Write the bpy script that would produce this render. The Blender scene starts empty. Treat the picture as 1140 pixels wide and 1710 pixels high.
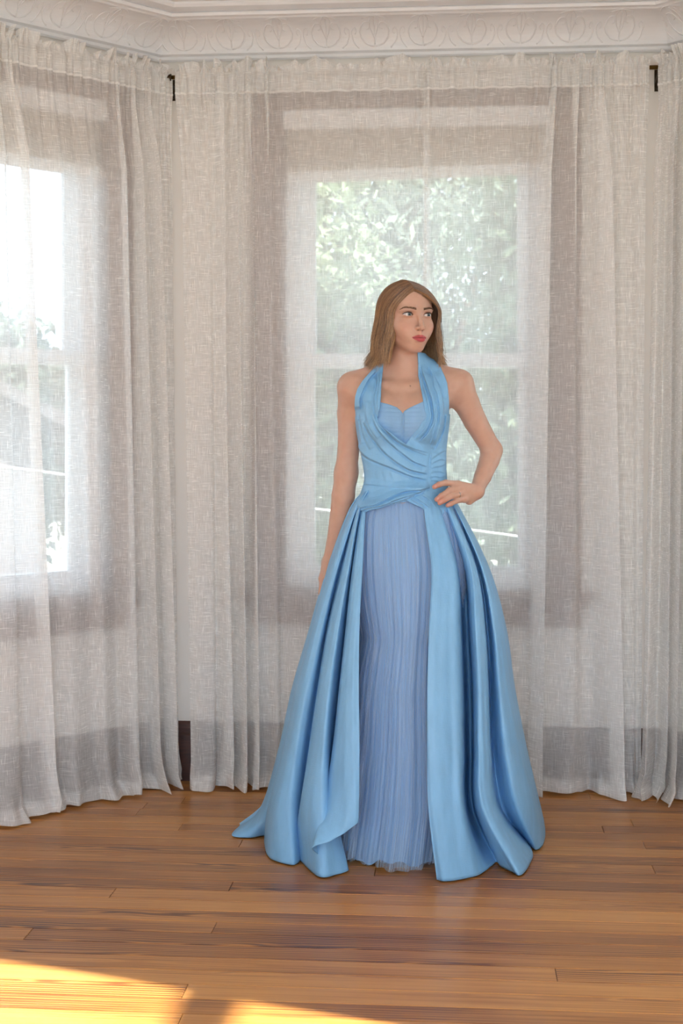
import bpy, bmesh, math, random
import numpy as np
from mathutils import Vector, Matrix

# ------------------------------------------------------------------ camera, sky, sun, exposure
scene = bpy.context.scene
COL = scene.collection
F_PX, CX, CY, CAM_H = 2375.0, 570.0, 730.0, 1.245      # frame taken as 1140 x 1710
cam_d = bpy.data.cameras.new('camera')
cam_d.sensor_fit = 'VERTICAL'; cam_d.sensor_height = 36.0
cam_d.lens = 36.0 * F_PX / 1710.0
cam_d.shift_y = (CY - 855.0) / 1710.0
cam_d.clip_start = 0.05; cam_d.clip_end = 300
cam = bpy.data.objects.new('camera', cam_d); COL.objects.link(cam)
cam.location = (0, 0, CAM_H); cam.rotation_euler = (math.pi / 2, 0, 0)
cam_d.dof.use_dof = True; cam_d.dof.focus_distance = 4.22; cam_d.dof.aperture_fstop = 7.0
scene.camera = cam

world = bpy.data.worlds.new('world'); scene.world = world
world.use_nodes = True
bg = world.node_tree.nodes['Background']
bg.inputs['Color'].default_value = (0.70, 0.84, 1.0, 1)
bg.inputs['Strength'].default_value = 2.0

sun_d = bpy.data.lights.new('sun', 'SUN')
sun_d.energy = 17.0; sun_d.angle = math.radians(0.9); sun_d.color = (1.0, 0.97, 0.93)
sun = bpy.data.objects.new('sun', sun_d); COL.objects.link(sun)
SUN_DIR = Vector((-0.933, 0.359, -0.622)).normalized()
sun.rotation_euler = SUN_DIR.to_track_quat('-Z', 'Y').to_euler()
sun.location = (6, -2, 6)

vs = scene.view_settings
scene.display_settings.display_device = 'sRGB'
vs.view_transform = 'Standard'; vs.look = 'None'; vs.gamma = 1.0
vs.use_curve_mapping = False
vs.exposure = 1.24
scene.cycles.max_bounces = 10; scene.cycles.transparent_max_bounces = 24
scene.cycles.diffuse_bounces = 6

# ------------------------------------------------------------------ helpers
rng = random.Random(7)
nrg = np.random.default_rng(11)

def W(px, py, dy=0.0, base=4.28):
    d = base + dy
    return Vector(((px - CX) / F_PX * d, d, CAM_H - (py - CY) / F_PX * d))

def mesh_obj(name, verts, faces, mat=None, parent=None, smooth=False, uv=None, recalc=False):
    me = bpy.data.meshes.new(name)
    if isinstance(verts, np.ndarray): verts = verts.tolist()
    if isinstance(faces, np.ndarray): faces = faces.tolist()
    me.from_pydata(verts, [], faces)
    if recalc:
        b = bmesh.new(); b.from_mesh(me); bmesh.ops.recalc_face_normals(b, faces=b.faces[:]); b.to_mesh(me); b.free()
    if uv is not None:
        lay = me.uv_layers.new(name='UVMap')
        idx = np.empty(len(me.loops), dtype=np.int32); me.loops.foreach_get('vertex_index', idx)
        lay.data.foreach_set('uv', np.asarray(uv, dtype=np.float32)[idx].ravel())
    if smooth: me.polygons.foreach_set('use_smooth', [True] * len(me.polygons))
    me.update()
    if mat is not None: me.materials.append(mat)
    o = bpy.data.objects.new(name, me); COL.objects.link(o)
    if parent is not None: o.parent = parent
    return o

def empty(name, loc=(0, 0, 0)):
    o = bpy.data.objects.new(name, None); o.empty_display_size = 0.1
    COL.objects.link(o); o.location = loc
    return o

def adopt(child, parent):                       # parent a world-space mesh under an Empty that has a location
    child.parent = parent
    child.matrix_parent_inverse = Matrix.Translation(parent.location).inverted()
    return child

def tag(o, label=None, cat=None, group=None, kind=None):
    if label: o['label'] = label
    if cat: o['category'] = cat
    if group: o['group'] = group
    if kind: o['kind'] = kind
    return o

class MB:
    """collects shapes of one mesh"""
    def __init__(s): s.v = []; s.f = []
    def poly(s, vs_, fs): n = len(s.v); s.v += [tuple(p) for p in vs_]; s.f += [tuple(i + n for i in q) for q in fs]; return s
    def box8(s, p):       # p: 8 corners, bottom ring then top ring
        return s.poly(p, [(0,3,2,1),(4,5,6,7),(0,1,5,4),(1,2,6,5),(2,3,7,6),(3,0,4,7)])
    def box(s, x0, x1, y0, y1, z0, z1):
        return s.box8([(x0,y0,z0),(x1,y0,z0),(x1,y1,z0),(x0,y1,z0),(x0,y0,z1),(x1,y0,z1),(x1,y1,z1),(x0,y1,z1)])
    def fbox(s, fr, u0, u1, w0, w1, z0, z1):
        q = [(u0,w0),(u1,w0),(u1,w1),(u0,w1)]
        return s.box8([fr.p(u, w, z0) for u, w in q] + [fr.p(u, w, z1) for u, w in q])
    def tube(s, pts, radii, n=8, cap=True):
        pts = [Vector(p) for p in pts]; m = len(pts)
        if not hasattr(radii, '__len__'): radii = [radii] * m
        vv = []; fs = []
        ref = None
        for i in range(m):
            t = (pts[min(i + 1, m - 1)] - pts[max(i - 1, 0)]).normalized()
            if ref is None:
                ref = t.cross(Vector((0.13, 0.31, 0.94)))
                if ref.length < 1e-3: ref = t.cross(Vector((1, 0, 0)))
            ref = (ref - t * ref.dot(t)).normalized(); b = t.cross(ref)
            for k in range(n):
                a = 2 * math.pi * k / n
                vv.append(pts[i] + (ref * math.cos(a) + b * math.sin(a)) * radii[i])
        for i in range(m - 1):
            for k in range(n):
                fs.append((i*n + k, i*n + (k+1) % n, (i+1)*n + (k+1) % n, (i+1)*n + k))
        if cap:
            fs.append(tuple(range(n - 1, -1, -1))); fs.append(tuple(range((m-1)*n, m*n)))
        return s.poly(vv, fs)
    def sphere(s, c, r, nu=16, nv=10):
        c = Vector(c); rr = (r, r, r) if not hasattr(r, '__len__') else r
        vv = [c + Vector((0, 0, rr[2]))]; fs = []
        for j in range(1, nv):
            for i in range(nu):
                th = math.pi * j / nv; ph = 2 * math.pi * i / nu
                vv.append(c + Vector((rr[0]*math.sin(th)*math.cos(ph), rr[1]*math.sin(th)*math.sin(ph), rr[2]*math.cos(th))))
        vv.append(c - Vector((0, 0, rr[2])))
        for i in range(nu): fs.append((0, 1 + i, 1 + (i+1) % nu))
        for j in range(nv - 2):
            for i in range(nu):
                a = 1 + j*nu + i; b = 1 + j*nu + (i+1) % nu
                fs.append((a, a + nu, b + nu, b))
        e = len(vv) - 1
        for i in range(nu): fs.append((e, 1 + (nv-2)*nu + (i+1) % nu, 1 + (nv-2)*nu + i))
        return s.poly(vv, fs)
    def build(s, name, mat, parent=None, smooth=False):
        return mesh_obj(name, s.v, s.f, mat, parent, smooth, recalc=True)

class Frame:
    """a wall: origin on the floor, U along it, N into the room"""
    def __init__(s, o, u, n): s.o = Vector((o[0], o[1], 0)); s.u = Vector((u[0], u[1], 0)).normalized(); s.n = Vector((n[0], n[1], 0)).normalized()
    def p(s, u, w, z): q = s.o + s.u * u + s.n * w; return Vector((q.x, q.y, z))
    def u_at(s, px, w=0.0):                   # where along the wall the plane w in front of it is met
        k = (px - CX) / F_PX; b = s.o + s.n * w
        return (k * b.y - b.x) / (s.u.x - k * s.u.y)

def catmull(pts, n):
    """Catmull-Rom through an (m,k) array, n samples"""
    P = np.asarray(pts, float); m = len(P)
    t = np.linspace(0, m - 1, n); i = np.minimum(t.astype(int), m - 2); f = (t - i)[:, None]
    g = lambda j: P[np.clip(j, 0, m - 1)]
    p0, p1, p2, p3 = g(i - 1), g(i), g(i + 1), g(i + 2)
    return 0.5 * ((2*p1) + (p2 - p0)*f + (2*p0 - 5*p1 + 4*p2 - p3)*f**2 + (3*p1 - p0 - 3*p2 + p3)*f**3)

def grid_faces(nr, nc, wrap=False):
    r = np.arange(nr - 1)[:, None]; c = np.arange(nc if wrap else nc - 1)[None, :]
    a = r*nc + c; b = r*nc + (c + 1) % nc
    return np.stack([a, b, b + nc, a + nc], -1).reshape(-1, 4)

# ------------------------------------------------------------------ materials
def srgb(r, g, b):
    f = lambda c: (c/255/12.92) if c/255 <= 0.04045 else ((c/255 + 0.055)/1.055)**2.4
    return (f(r), f(g), f(b), 1.0)

class NT:
    def __init__(s, name):
        s.m = bpy.data.materials.new(name); s.m.use_nodes = True
        s.t = s.m.node_tree; s.t.nodes.clear(); s.out = s.n('ShaderNodeOutputMaterial')
    def n(s, kind, **kw):
        x = s.t.nodes.new(kind)
        for k, v in kw.items():
            if k in x.inputs: x.inputs[k].default_value = v
            else: setattr(x, k, v)
        return x
    def l(s, a, b): s.t.links.new(a, b)
    def noise(s, vec, scale, detail=3, rough=0.5):
        x = s.n('ShaderNodeTexNoise'); x.inputs['Scale'].default_value = scale; x.inputs['Detail'].default_value = detail
        x.inputs['Roughness'].default_value = rough
        if vec is not None: s.l(vec, x.inputs['Vector'])
        return x.outputs['Fac']
    def mapping(s, vec, scale=(1,1,1), loc=(0,0,0)):
        x = s.n('ShaderNodeMapping'); x.inputs['Scale'].default_value = scale; x.inputs['Location'].default_value = loc
        s.l(vec, x.inputs['Vector']); return x.outputs['Vector']
    def ramp(s, fac, stops):
        x = s.n('ShaderNodeValToRGB'); e = x.color_ramp.elements
        e[0].position, e[0].color = stops[0]; e[1].position, e[1].color = stops[-1]
        for p, c in stops[1:-1]:
            k = e.new(p); k.color = c
        s.l(fac, x.inputs['Fac']); return x.outputs['Color']
    def math(s, op, a, b=None, clamp=False):
        x = s.n('ShaderNodeMath', operation=op); x.use_clamp = clamp
        for i, v in enumerate((a, b)):
            if v is None: continue
            if isinstance(v, (int, float)): x.inputs[i].default_value = v
            else: s.l(v, x.inputs[i])
        return x.outputs[0]
    def bump(s, h, strength, dist):
        x = s.n('ShaderNodeBump'); x.inputs['Strength'].default_value = strength; x.inputs['Distance'].default_value = dist
        s.l(h, x.inputs['Height']); return x.outputs['Normal']
    def principled(s, **kw):
        x = s.n('ShaderNodeBsdfPrincipled')
        for k, v in kw.items():
            if isinstance(v, bpy.types.NodeSocket): s.l(v, x.inputs[k])
            else: x.inputs[k].default_value = v
        s.l(x.outputs[0], s.out.inputs['Surface']); return x

def m_paint(name, col, rough=0.6, var=0.06, scale=6, bump=0.0):
    t = NT(name); co = t.n('ShaderNodeTexCoord').outputs['Object']
    f = t.noise(co, scale, 4)
    c2 = tuple(c*(1 - var) for c in col[:3]) + (1,)
    kw = dict(Roughness=rough)
    kw['Base Color'] = t.ramp(f, [(0.3, c2), (0.7, col)])
    if bump: kw['Normal'] = t.bump(t.noise(co, scale*9, 3), 0.3, bump)
    t.principled(**kw); return t.m

def m_wood_dark(name, a, b):
    t = NT(name); co = t.n('ShaderNodeTexCoord').outputs['Object']
    f = t.noise(t.mapping(co, (6, 6, 40)), 3, 4)
    t.principled(**{'Base Color': t.ramp(f, [(0.3, a), (0.7, b)]), 'Roughness': 0.4}); return t.m

def m_metal(name, col, rough=0.35):
    t = NT(name); co = t.n('ShaderNodeTexCoord').outputs['Object']
    f = t.noise(co, 60, 3)
    t.principled(**{'Base Color': t.ramp(f, [(0.3, tuple(c*0.75 for c in col[:3]) + (1,)), (0.7, col)]), 'Metallic': 0.9, 'Roughness': rough}); return t.m

def m_floor():
    t = NT('pine_boards'); tc = t.n('ShaderNodeTexCoord').outputs['Object']
    rnd = t.n('ShaderNodeObjectInfo').outputs['Random']
    off = t.n('ShaderNodeCombineXYZ'); t.l(t.math('MULTIPLY', rnd, 37.0), off.inputs[0]); t.l(t.math('MULTIPLY', rnd, 91.0), off.inputs[1]); t.l(t.math('MULTIPLY', rnd, 53.0), off.inputs[2])
    ad = t.n('ShaderNodeVectorMath', operation='ADD'); t.l(tc, ad.inputs[0]); t.l(off.outputs[0], ad.inputs[1]); co = ad.outputs[0]
    # growth rings, cut at a shallow angle: distance from a slightly wandering axis
    wob = t.noise(t.mapping(co, (1.6, 7, 7)), 1.0, 3, 0.55)
    sx = t.n('ShaderNodeSeparateXYZ'); t.l(tc, sx.inputs[0])
    yoff = t.math('ADD', t.math('MULTIPLY', sx.outputs[1], 1.0), t.math('MULTIPLY', t.math('SUBTRACT', rnd, 0.5), 0.10))
    depth = t.math('MULTIPLY', t.math('SUBTRACT', wob, 0.5), 0.12)
    rr = t.math('SQRT', t.math('ADD', t.math('MULTIPLY', yoff, yoff), t.math('MULTIPLY', depth, depth)))
    ring = t.math('ADD', t.math('MULTIPLY', t.math('SINE', t.math('MULTIPLY', rr, 520.0)), 0.5), 0.5)
    fine = t.noise(t.mapping(co, (3, 130, 130)), 1.0, 4, 0.6)
    patch = t.noise(t.mapping(co, (0.7, 5, 5)), 1.0, 2)
    amt = t.math('MULTIPLY', t.math('SUBTRACT', patch, 0.40, True), 3.2, True)
    g = t.math('ADD', t.math('MULTIPLY', t.math('MULTIPLY', ring, amt), 0.70), t.math('MULTIPLY', t.math('SUBTRACT', fine, 0.22), 0.80))
    g = t.math('ADD', g, t.math('MULTIPLY', t.math('SUBTRACT', rnd, 0.5), 0.26))
    col = t.ramp(g, [(0.10, srgb(192, 134, 70)), (0.36, srgb(162, 106, 50)), (0.62, srgb(118, 70, 32)), (0.90, srgb(72, 36, 18))])
    t.principled(**{'Base Color': col, 'Roughness': t.math('ADD', t.math('MULTIPLY', fine, 0.12), 0.27),
                    'Coat Weight': 0.06, 'Coat Roughness': 0.22, 'Normal': t.bump(g, 0.12, 0.0006)}); return t.m

def m_sheer(name='sheer_linen', a0=0.50, a1=0.92, tint=(0.95, 0.945, 0.93, 1)):
    """open-weave linen: thread coverage decides how much is seen through"""
    t = NT(name); uv = t.n('ShaderNodeUVMap').outputs[0]
    h = t.noise(t.mapping(uv, (13, 520, 1)), 1.0, 2, 0.6)
    v = t.noise(t.mapping(uv, (520, 13, 1), (3.1, 7.7, 0)), 1.0, 2, 0.6)
    s1 = t.noise(t.mapping(uv, (24, 270, 1), (11, 2, 0)), 1.0, 1)
    s2 = t.noise(t.mapping(uv, (270, 22, 1), (1, 21, 0)), 1.0, 1)
    slub = t.math('ADD', t.math('MULTIPLY', t.math('SUBTRACT', s1, 0.60, True), 6.0, True), t.math('MULTIPLY', t.math('SUBTRACT', s2, 0.60, True), 6.0, True), True)
    wv = t.math('ADD', t.math('MULTIPLY', h, 0.5), t.math('MULTIPLY', v, 0.5))
    cov = t.math('MULTIPLY', t.math('MULTIPLY', t.math('SUBTRACT', wv, 0.36), 3.4, True), 0.70)
    cov = t.math('ADD', cov, t.math('MULTIPLY', slub, 0.75), True)
    alpha = t.math('ADD', t.math('MULTIPLY', cov, a1 - a0), a0)
    dif = t.n('ShaderNodeBsdfDiffuse', Color=tint); trl = t.n('ShaderNodeBsdfTranslucent', Color=tuple(c*0.97 for c in tint[:3]) + (1,))
    mx = t.n('ShaderNodeMixShader'); mx.inputs[0].default_value = 0.48; t.l(dif.outputs[0], mx.inputs[1]); t.l(trl.outputs[0], mx.inputs[2])
    tr = t.n('ShaderNodeBsdfTransparent')
    m2 = t.n('ShaderNodeMixShader'); t.l(alpha, m2.inputs[0]); t.l(tr.outputs[0], m2.inputs[1]); t.l(mx.outputs[0], m2.inputs[2])
    t.l(m2.outputs[0], t.out.inputs['Surface']); return t.m

def m_tulle(name, col, a0, a1):
    t = NT(name); uv = t.n('ShaderNodeUVMap').outputs[0]
    f = t.noise(t.mapping(uv, (260, 6, 1)), 1.0, 3)
    g = t.noise(t.mapping(uv, (700, 700, 1)), 1.0, 1)
    f = t.math('ADD', t.math('MULTIPLY', f, 0.7), t.math('MULTIPLY', g, 0.3))
    alpha = t.math('ADD', t.math('MULTIPLY', t.math('MULTIPLY', t.math('SUBTRACT', f, 0.35), 2.6, True), a1 - a0), a0)
    dif = t.n('ShaderNodeBsdfDiffuse', Color=col); trl = t.n('ShaderNodeBsdfTranslucent', Color=col)
    mx = t.n('ShaderNodeMixShader'); mx.inputs[0].default_value = 0.3; t.l(dif.outputs[0], mx.inputs[1]); t.l(trl.outputs[0], mx.inputs[2])
    tr = t.n('ShaderNodeBsdfTransparent')
    m2 = t.n('ShaderNodeMixShader'); t.l(alpha, m2.inputs[0]); t.l(tr.outputs[0], m2.inputs[1]); t.l(mx.outputs[0], m2.inputs[2])
    t.l(m2.outputs[0], t.out.inputs['Surface']); return t.m

def m_satin(name, col, rough=0.46):
    t = NT(name); co = t.n('ShaderNodeTexCoord').outputs['Object']
    f = t.noise(t.mapping(co, (40, 40, 9)), 1.0, 3)
    slub = t.noise(t.mapping(co, (60, 60, 900)), 1.0, 1)
    c2 = tuple(c*0.90 for c in col[:3]) + (1,)
    wr = t.noise(t.mapping(co, (15, 15, 5)), 1.0, 5, 0.62)
    t.principled(**{'Base Color': t.ramp(f, [(0.3, c2), (0.7, col)]), 'Roughness': rough, 'Specular IOR Level': 0.35,
                    
                    'Normal': t.bump(t.math('ADD', t.math('MULTIPLY', slub, 0.15), wr), 0.40, 0.007)}); return t.m

def m_vcol(name, rough, sss=0.0, spec=0.4):
    t = NT(name); a = t.n('ShaderNodeVertexColor', layer_name='Col')
    co = t.n('ShaderNodeTexCoord').outputs['Object']
    mxn = t.n('ShaderNodeMix', data_type='RGBA', blend_type='MULTIPLY'); mxn.inputs[0].default_value = 1.0
    t.l(a.outputs[0], mxn.inputs[6]); t.l(t.ramp(t.noise(co, 45, 4), [(0.3, (0.93, 0.91, 0.90, 1)), (0.7, (1, 1, 1, 1))]), mxn.inputs[7])
    kw = {'Base Color': mxn.outputs[2], 'Roughness': rough, 'Specular IOR Level': spec}
    p = t.principled(**kw)
    if sss:
        p.inputs['Subsurface Weight'].default_value = sss
        p.inputs['Subsurface Radius'].default_value = (1.0, 0.35, 0.2); p.inputs['Subsurface Scale'].default_value = 0.008
    return t.m

M = {}
M['wall'] = m_paint('wall_paint', srgb(230, 226, 220), 0.7, 0.03, 2.5, 0.0006)
M['ceiling'] = m_paint('ceiling_paint', srgb(236, 235, 236), 0.7, 0.03, 2.5, 0.0006)
M['plaster'] = m_paint('cornice_plaster', srgb(226, 226, 228), 0.7, 0.07, 9, 0.001)
M['casing'] = m_wood_dark('stained_casing_wood', srgb(110, 80, 66), srgb(136, 102, 85))
M['base'] = m_wood_dark('stained_baseboard_wood', srgb(52, 27, 22), srgb(74, 40, 31))
M['vinyl'] = m_paint('white_window_vinyl', srgb(240, 241, 243), 0.35, 0.02, 5)
M['shade'] = None
M['bronze'] = m_metal('aged_brass', srgb(150, 118, 62), 0.38)
M['darkmetal'] = m_metal('dark_bronze', srgb(70, 58, 42), 0.4)
M['floor'] = m_floor()
M['sheer'] = m_sheer()
M['sheer_double'] = m_sheer('sheer_linen_gathered', 0.55, 0.93)
M['sheer_seam'] = m_sheer('sheer_linen_seam', 0.88, 0.99)
M['satin'] = m_satin('blue_taffeta', srgb(130, 182, 222))
M['tulle'] = m_tulle('blue_tulle', srgb(200, 222, 246), 0.15, 0.48)
M['under'] = m_satin('blue_lining', srgb(118, 168, 212), 0.6)
M['ruche'] = m_satin('ruched_blue_tulle', srgb(134, 174, 212), 0.65)
M['skin'] = m_vcol('skin', 0.48, 0.25, 0.35)
M['eye'] = m_vcol('eye', 0.12, 0.0, 0.6)
M['lash'] = m_paint('eyelash', srgb(58, 38, 28), 0.6)
M['brow'] = m_paint('eyebrow_hair', srgb(112, 82, 60), 0.7)
M['nail'] = m_paint('nail', srgb(200, 146, 132), 0.3)
M['silver'] = m_metal('silver', srgb(190, 186, 180), 0.25)
def m_gem():
    t = NT('clear_stone'); co = t.n('ShaderNodeTexCoord').outputs['Object']
    t.principled(**{'Base Color': t.ramp(t.noise(co, 300, 1), [(0.3, (0.8, 0.85, 0.9, 1)), (0.7, (1, 1, 1, 1))]), 'Roughness': 0.05, 'Metallic': 0.6}); return t.m
M['gem'] = m_gem()
def m_shade():
    t = NT('roller_shade_cloth'); co = t.n('ShaderNodeTexCoord').outputs['Object']
    c = t.ramp(t.noise(t.mapping(co, (1, 1, 60)), 4, 2), [(0.3, srgb(196, 182, 165)), (0.7, srgb(206, 193, 177))])
    d = t.n('ShaderNodeBsdfDiffuse'); tl = t.n('ShaderNodeBsdfTranslucent'); t.l(c, d.inputs[0]); t.l(c, tl.inputs[0])
    mx = t.n('ShaderNodeMixShader'); mx.inputs[0].default_value = 0.22; t.l(d.outputs[0], mx.inputs[1]); t.l(tl.outputs[0], mx.inputs[2])
    t.l(mx.outputs[0], t.out.inputs['Surface']); return t.m
M['shade'] = m_shade()
def m_glass():
    t = NT('window_glass'); co = t.n('ShaderNodeTexCoord').outputs['Object']
    tr = t.n('ShaderNodeBsdfTransparent', Color=(0.96, 0.98, 0.98, 1)); gl = t.n('ShaderNodeBsdfGlossy', Roughness=0.03)
    t.l(t.ramp(t.noise(co, 3, 1), [(0.3, (0.9, 0.93, 0.95, 1)), (0.7, (1, 1, 1, 1))]), gl.inputs['Color'])
    fr = t.n('ShaderNodeFresnel', IOR=1.45); mx = t.n('ShaderNodeMixShader')
    t.l(fr.outputs[0], mx.inputs[0]); t.l(tr.outputs[0], mx.inputs[1]); t.l(gl.outputs[0], mx.inputs[2])
    t.l(mx.outputs[0], t.out.inputs['Surface']); return t.m
M['glass'] = m_glass()
def m_hair():
    t = NT('hair_strands'); a = t.n('ShaderNodeVertexColor', layer_name='Col'); co = t.n('ShaderNodeTexCoord').outputs['Object']
    mxn = t.n('ShaderNodeMix', data_type='RGBA', blend_type='MULTIPLY'); mxn.inputs[0].default_value = 1.0
    t.l(a.outputs[0], mxn.inputs[6]); t.l(t.ramp(t.noise(co, 160, 2), [(0.3, (0.72, 0.70, 0.68, 1)), (0.7, (1, 1, 1, 1))]), mxn.inputs[7])
    t.principled(**{'Base Color': mxn.outputs[2], 'Roughness': 0.42, 'Specular IOR Level': 0.5, 'Sheen Weight': 0.2}); return t.m
M['hair'] = m_hair()
M['leaf'] = None
def m_leaf(name, a, b):
    t = NT(name); co = t.n('ShaderNodeTexCoord').outputs['Object']
    c = t.ramp(t.noise(co, 1.3, 4), [(0.35, a), (0.65, b)])
    d = t.n('ShaderNodeBsdfDiffuse'); tl = t.n('ShaderNodeBsdfTranslucent'); t.l(c, d.inputs[0]); t.l(c, tl.inputs[0])
    mx = t.n('ShaderNodeMixShader'); mx.inputs[0].default_value = 0.4; t.l(d.outputs[0], mx.inputs[1]); t.l(tl.outputs[0], mx.inputs[2])
    t.l(mx.outputs[0], t.out.inputs['Surface']); return t.m
M['leaf'] = m_leaf('leaves_green', srgb(116, 132, 106), srgb(152, 166, 138))
M['leaf2'] = m_leaf('leaves_dull_green', srgb(110, 124, 110), srgb(142, 154, 138))
M['bark'] = m_paint('bark', srgb(92, 76, 62), 0.9, 0.4, 8)
M['lawn'] = m_paint('dry_ground', srgb(150, 148, 134), 0.95, 0.2, 2)
M['siding'] = m_paint('house_siding', srgb(84, 80, 80), 0.8, 0.06, 3)
M['roof'] = m_paint('house_roof', srgb(66, 62, 62), 0.9, 0.15, 5)
M['cable'] = m_paint('cable_sheath', srgb(220, 220, 215), 0.5)

# ------------------------------------------------------------------ the room shell
A_ROT = math.radians(4.7)
UB = (math.cos(A_ROT), -math.sin(A_ROT)); NB = (-math.sin(A_ROT), -math.cos(A_ROT))
Bc = Vector((-0.663, 5.18)); Cc = Bc + Vector(UB) * 1.83
UL = Vector((-math.cos(math.radians(44)), -math.sin(math.radians(44)))); NL = (math.sin(math.radians(44)), -math.cos(math.radians(44)))
UR = Vector((math.cos(math.radians(49.7)), -math.sin(math.radians(49.7)))); NR = (-math.sin(math.radians(49.7)), -math.cos(math.radians(49.7)))
BAY = 1.38
Ac = Bc + UL * BAY; Dc = Cc + UR * BAY
FB = Frame(Bc, UB, NB); FL = Frame(Bc, UL, NL); FR = Frame(Cc, UR, NR)
FSR = Frame(Dc, (-math.sin(A_ROT), -math.cos(A_ROT)), (-math.cos(A_ROT), math.sin(A_ROT)))    # right side wall of the room
FSL = Frame(Ac, (-math.sin(A_ROT), -math.cos(A_ROT)), (math.cos(A_ROT), -math.sin(A_ROT)))    # left side wall
CEIL = 2.76; WT = 0.16; SIDE_LEN = 4.7

def wall(name, fr, length, holes, ext0=0.0, ext1=0.0):
    mb = MB(); u = -ext0
    for (u0, u1, z0, z1) in holes:
        mb.fbox(fr, u, u0, -WT, 0, -0.05, CEIL); mb.fbox(fr, u0, u1, -WT, 0, -0.05, z0); mb.fbox(fr, u0, u1, -WT, 0, z1, CEIL); u = u1
    mb.fbox(fr, u, length + ext1, -WT, 0, -0.05, CEIL)
    return tag(mb.build(name, M['wall']), kind='structure')

OPW = 0.965; Z_SILL = 0.697; Z_HEAD = 2.425
ub0 = FB.u_at(470); ub1 = ub0 + OPW
ul0 = 0.235; ur0 = 0.235
us0 = (Dc.y - 2.32) / math.cos(A_ROT) - 0.10; us1 = us0 + OPW
wall('wall_back', FB, 1.83, [(ub0, ub1, Z_SILL, Z_HEAD)], 0.06, 0.06)
wall('wall_left', FL, BAY, [(ul0, ul0 + OPW, Z_SILL, Z_HEAD)])
wall('wall_right', FR, BAY, [(ur0, ur0 + OPW, Z_SILL, Z_HEAD)])
SL_FILL = (1.55, 3.05)  # two unseen windows added to the left side wall for sky fill
wall('wall_side_right', FSR, SIDE_LEN, [(us0, us1, Z_SILL, Z_HEAD)])
wall('wall_side_left', FSL, SIDE_LEN, [(u, u + OPW, Z_SILL, Z_HEAD) for u in SL_FILL])

FRE = Frame(FSL.p(SIDE_LEN, 0, 0).xy, UB, (math.sin(A_ROT), math.cos(A_ROT)))              # unseen wall behind the camera, its wide opening added to let fill light in
wr_len = (FSR.p(SIDE_LEN, 0, 0) - FSL.p(SIDE_LEN, 0, 0)).length
wall('wall_rear', FRE, wr_len, [(wr_len/2 - 1.60, wr_len/2 + 1.60, 0.0, 2.60)])

# ceiling over the bay and the room
e0 = FSL.p(SIDE_LEN, 0, 0); e1 = FSR.p(SIDE_LEN, 0, 0)
ring = [Vector((*Ac, 0)), Vector((*Bc, 0)), Vector((*Cc, 0)), Vector((*Dc, 0)), e1, e0]
cc = sum(ring, Vector()) / 6
ring = [p + (p - cc).normalized() * 0.22 for p in ring]
mb = MB()
mb.poly([(p.x, p.y, CEIL) for p in ring] + [(p.x, p.y, CEIL + 0.15) for p in ring],
        [(0,1,2,3,4,5), (11,10,9,8,7,6)] + [(i, (i+1) % 6, 6 + (i+1) % 6, 6 + i) for i in range(6)])
tag(mb.build('ceiling', M['ceiling']), kind='structure')

# floor: a sub-floor with pine boards on it, each one an object
mb = MB()
mb.poly([(p.x, p.y, -0.06) for p in ring] + [(p.x, p.y, -0.021) for p in ring],
        [(0,1,2,3,4,5), (11,10,9,8,7,6)] + [(i, (i+1) % 6, 6 + (i+1) % 6, 6 + i) for i in range(6)])
floor = tag(mb.build('floor', M['base']), kind='structure')
BW = 0.083
def row_span(v):                                  # reach of a board row at distance v in front of the back wall
    c = FB.o + FB.n * v
    def hit(fr, lim):
        # along FB.u from c to the wall line of fr
        den = FB.u.dot(fr.n)
        t = (fr.o - c).dot(fr.n) / den
        return t
    lo = max(hit(FL, 0), hit(FSL, 0)); hi = min(hit(FR, 0), hit(FSR, 0))
    return lo, hi
def board(u0, u1, v0, v1):
    g = 0.0006; c = 0.0012; L = (u1 - u0)/2 - g; H = (v1 - v0)/2 - g
    vv = [(-L,-H,-0.02),(L,-H,-0.02),(L,H,-0.02),(-L,H,-0.02),
          (-L,-H,-c),(L,-H,-c),(L,H,-c),(-L,H,-c),
          (-L+c,-H+c,0),(L-c,-H+c,0),(L-c,H-c,0),(-L+c,H-c,0)]
    fs = [(0,3,2,1)] + [(i, (i+1) % 4, 4 + (i+1) % 4, 4 + i) for i in range(4)] + [(4+i, 4+(i+1) % 4, 8+(i+1) % 4, 8+i) for i in range(4)] + [(8,9,10,11)]
    o = mesh_obj('floorboard', vv, fs, M['floor'], floor, recalc=True)
    p = FB.p((u0+u1)/2, (v0+v1)/2, 0)
    o.location = p; o.rotation_euler = (0, 0, -A_ROT)
    return o
# butt joints that can be seen in the photograph (pixel on the floor)
def floor_uv(px, py):
    d = F_PX * CAM_H / (py - CY); q = Vector(((px - CX)/F_PX*d, d, 0)) - FB.o
    return q.dot(FB.u), q.dot(FB.n)
joints = {}
for px, py in ((182, 1499), (359, 1546), (52, 1554), (386, 1479), (625, 1462), (929, 1631), (300, 1703)):
    u, v = floor_uv(px, py); joints.setdefault(int(v // BW), []).append(u)
nrow = int(5.6 / BW)
for r in range(nrow):
    lo, hi = row_span((r + 0.5) * BW)
    lo -= 0.02; hi += 0.02
    cuts = sorted(joints.get(r, []))
    if not cuts:
        x = lo + rng.uniform(0.3, 2.4)
        seen = r*BW > 0.9 and r*BW < 2.2
        while x < hi - 0.3:
            pxv = CX + FB.p(x, r*BW, 0).x / FB.p(x, r*BW, 0).y * F_PX
            if not (seen and -20 < pxv < 1160 and rng.random() < 0.8): cuts.append(x)
            x += rng.uniform(1.5, 2.8)
    cuts = [lo] + cuts + [hi]
    for a, b in zip(cuts, cuts[1:]):
        if b - a > 0.02: board(a, b, r*BW, (r+1)*BW)

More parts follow.
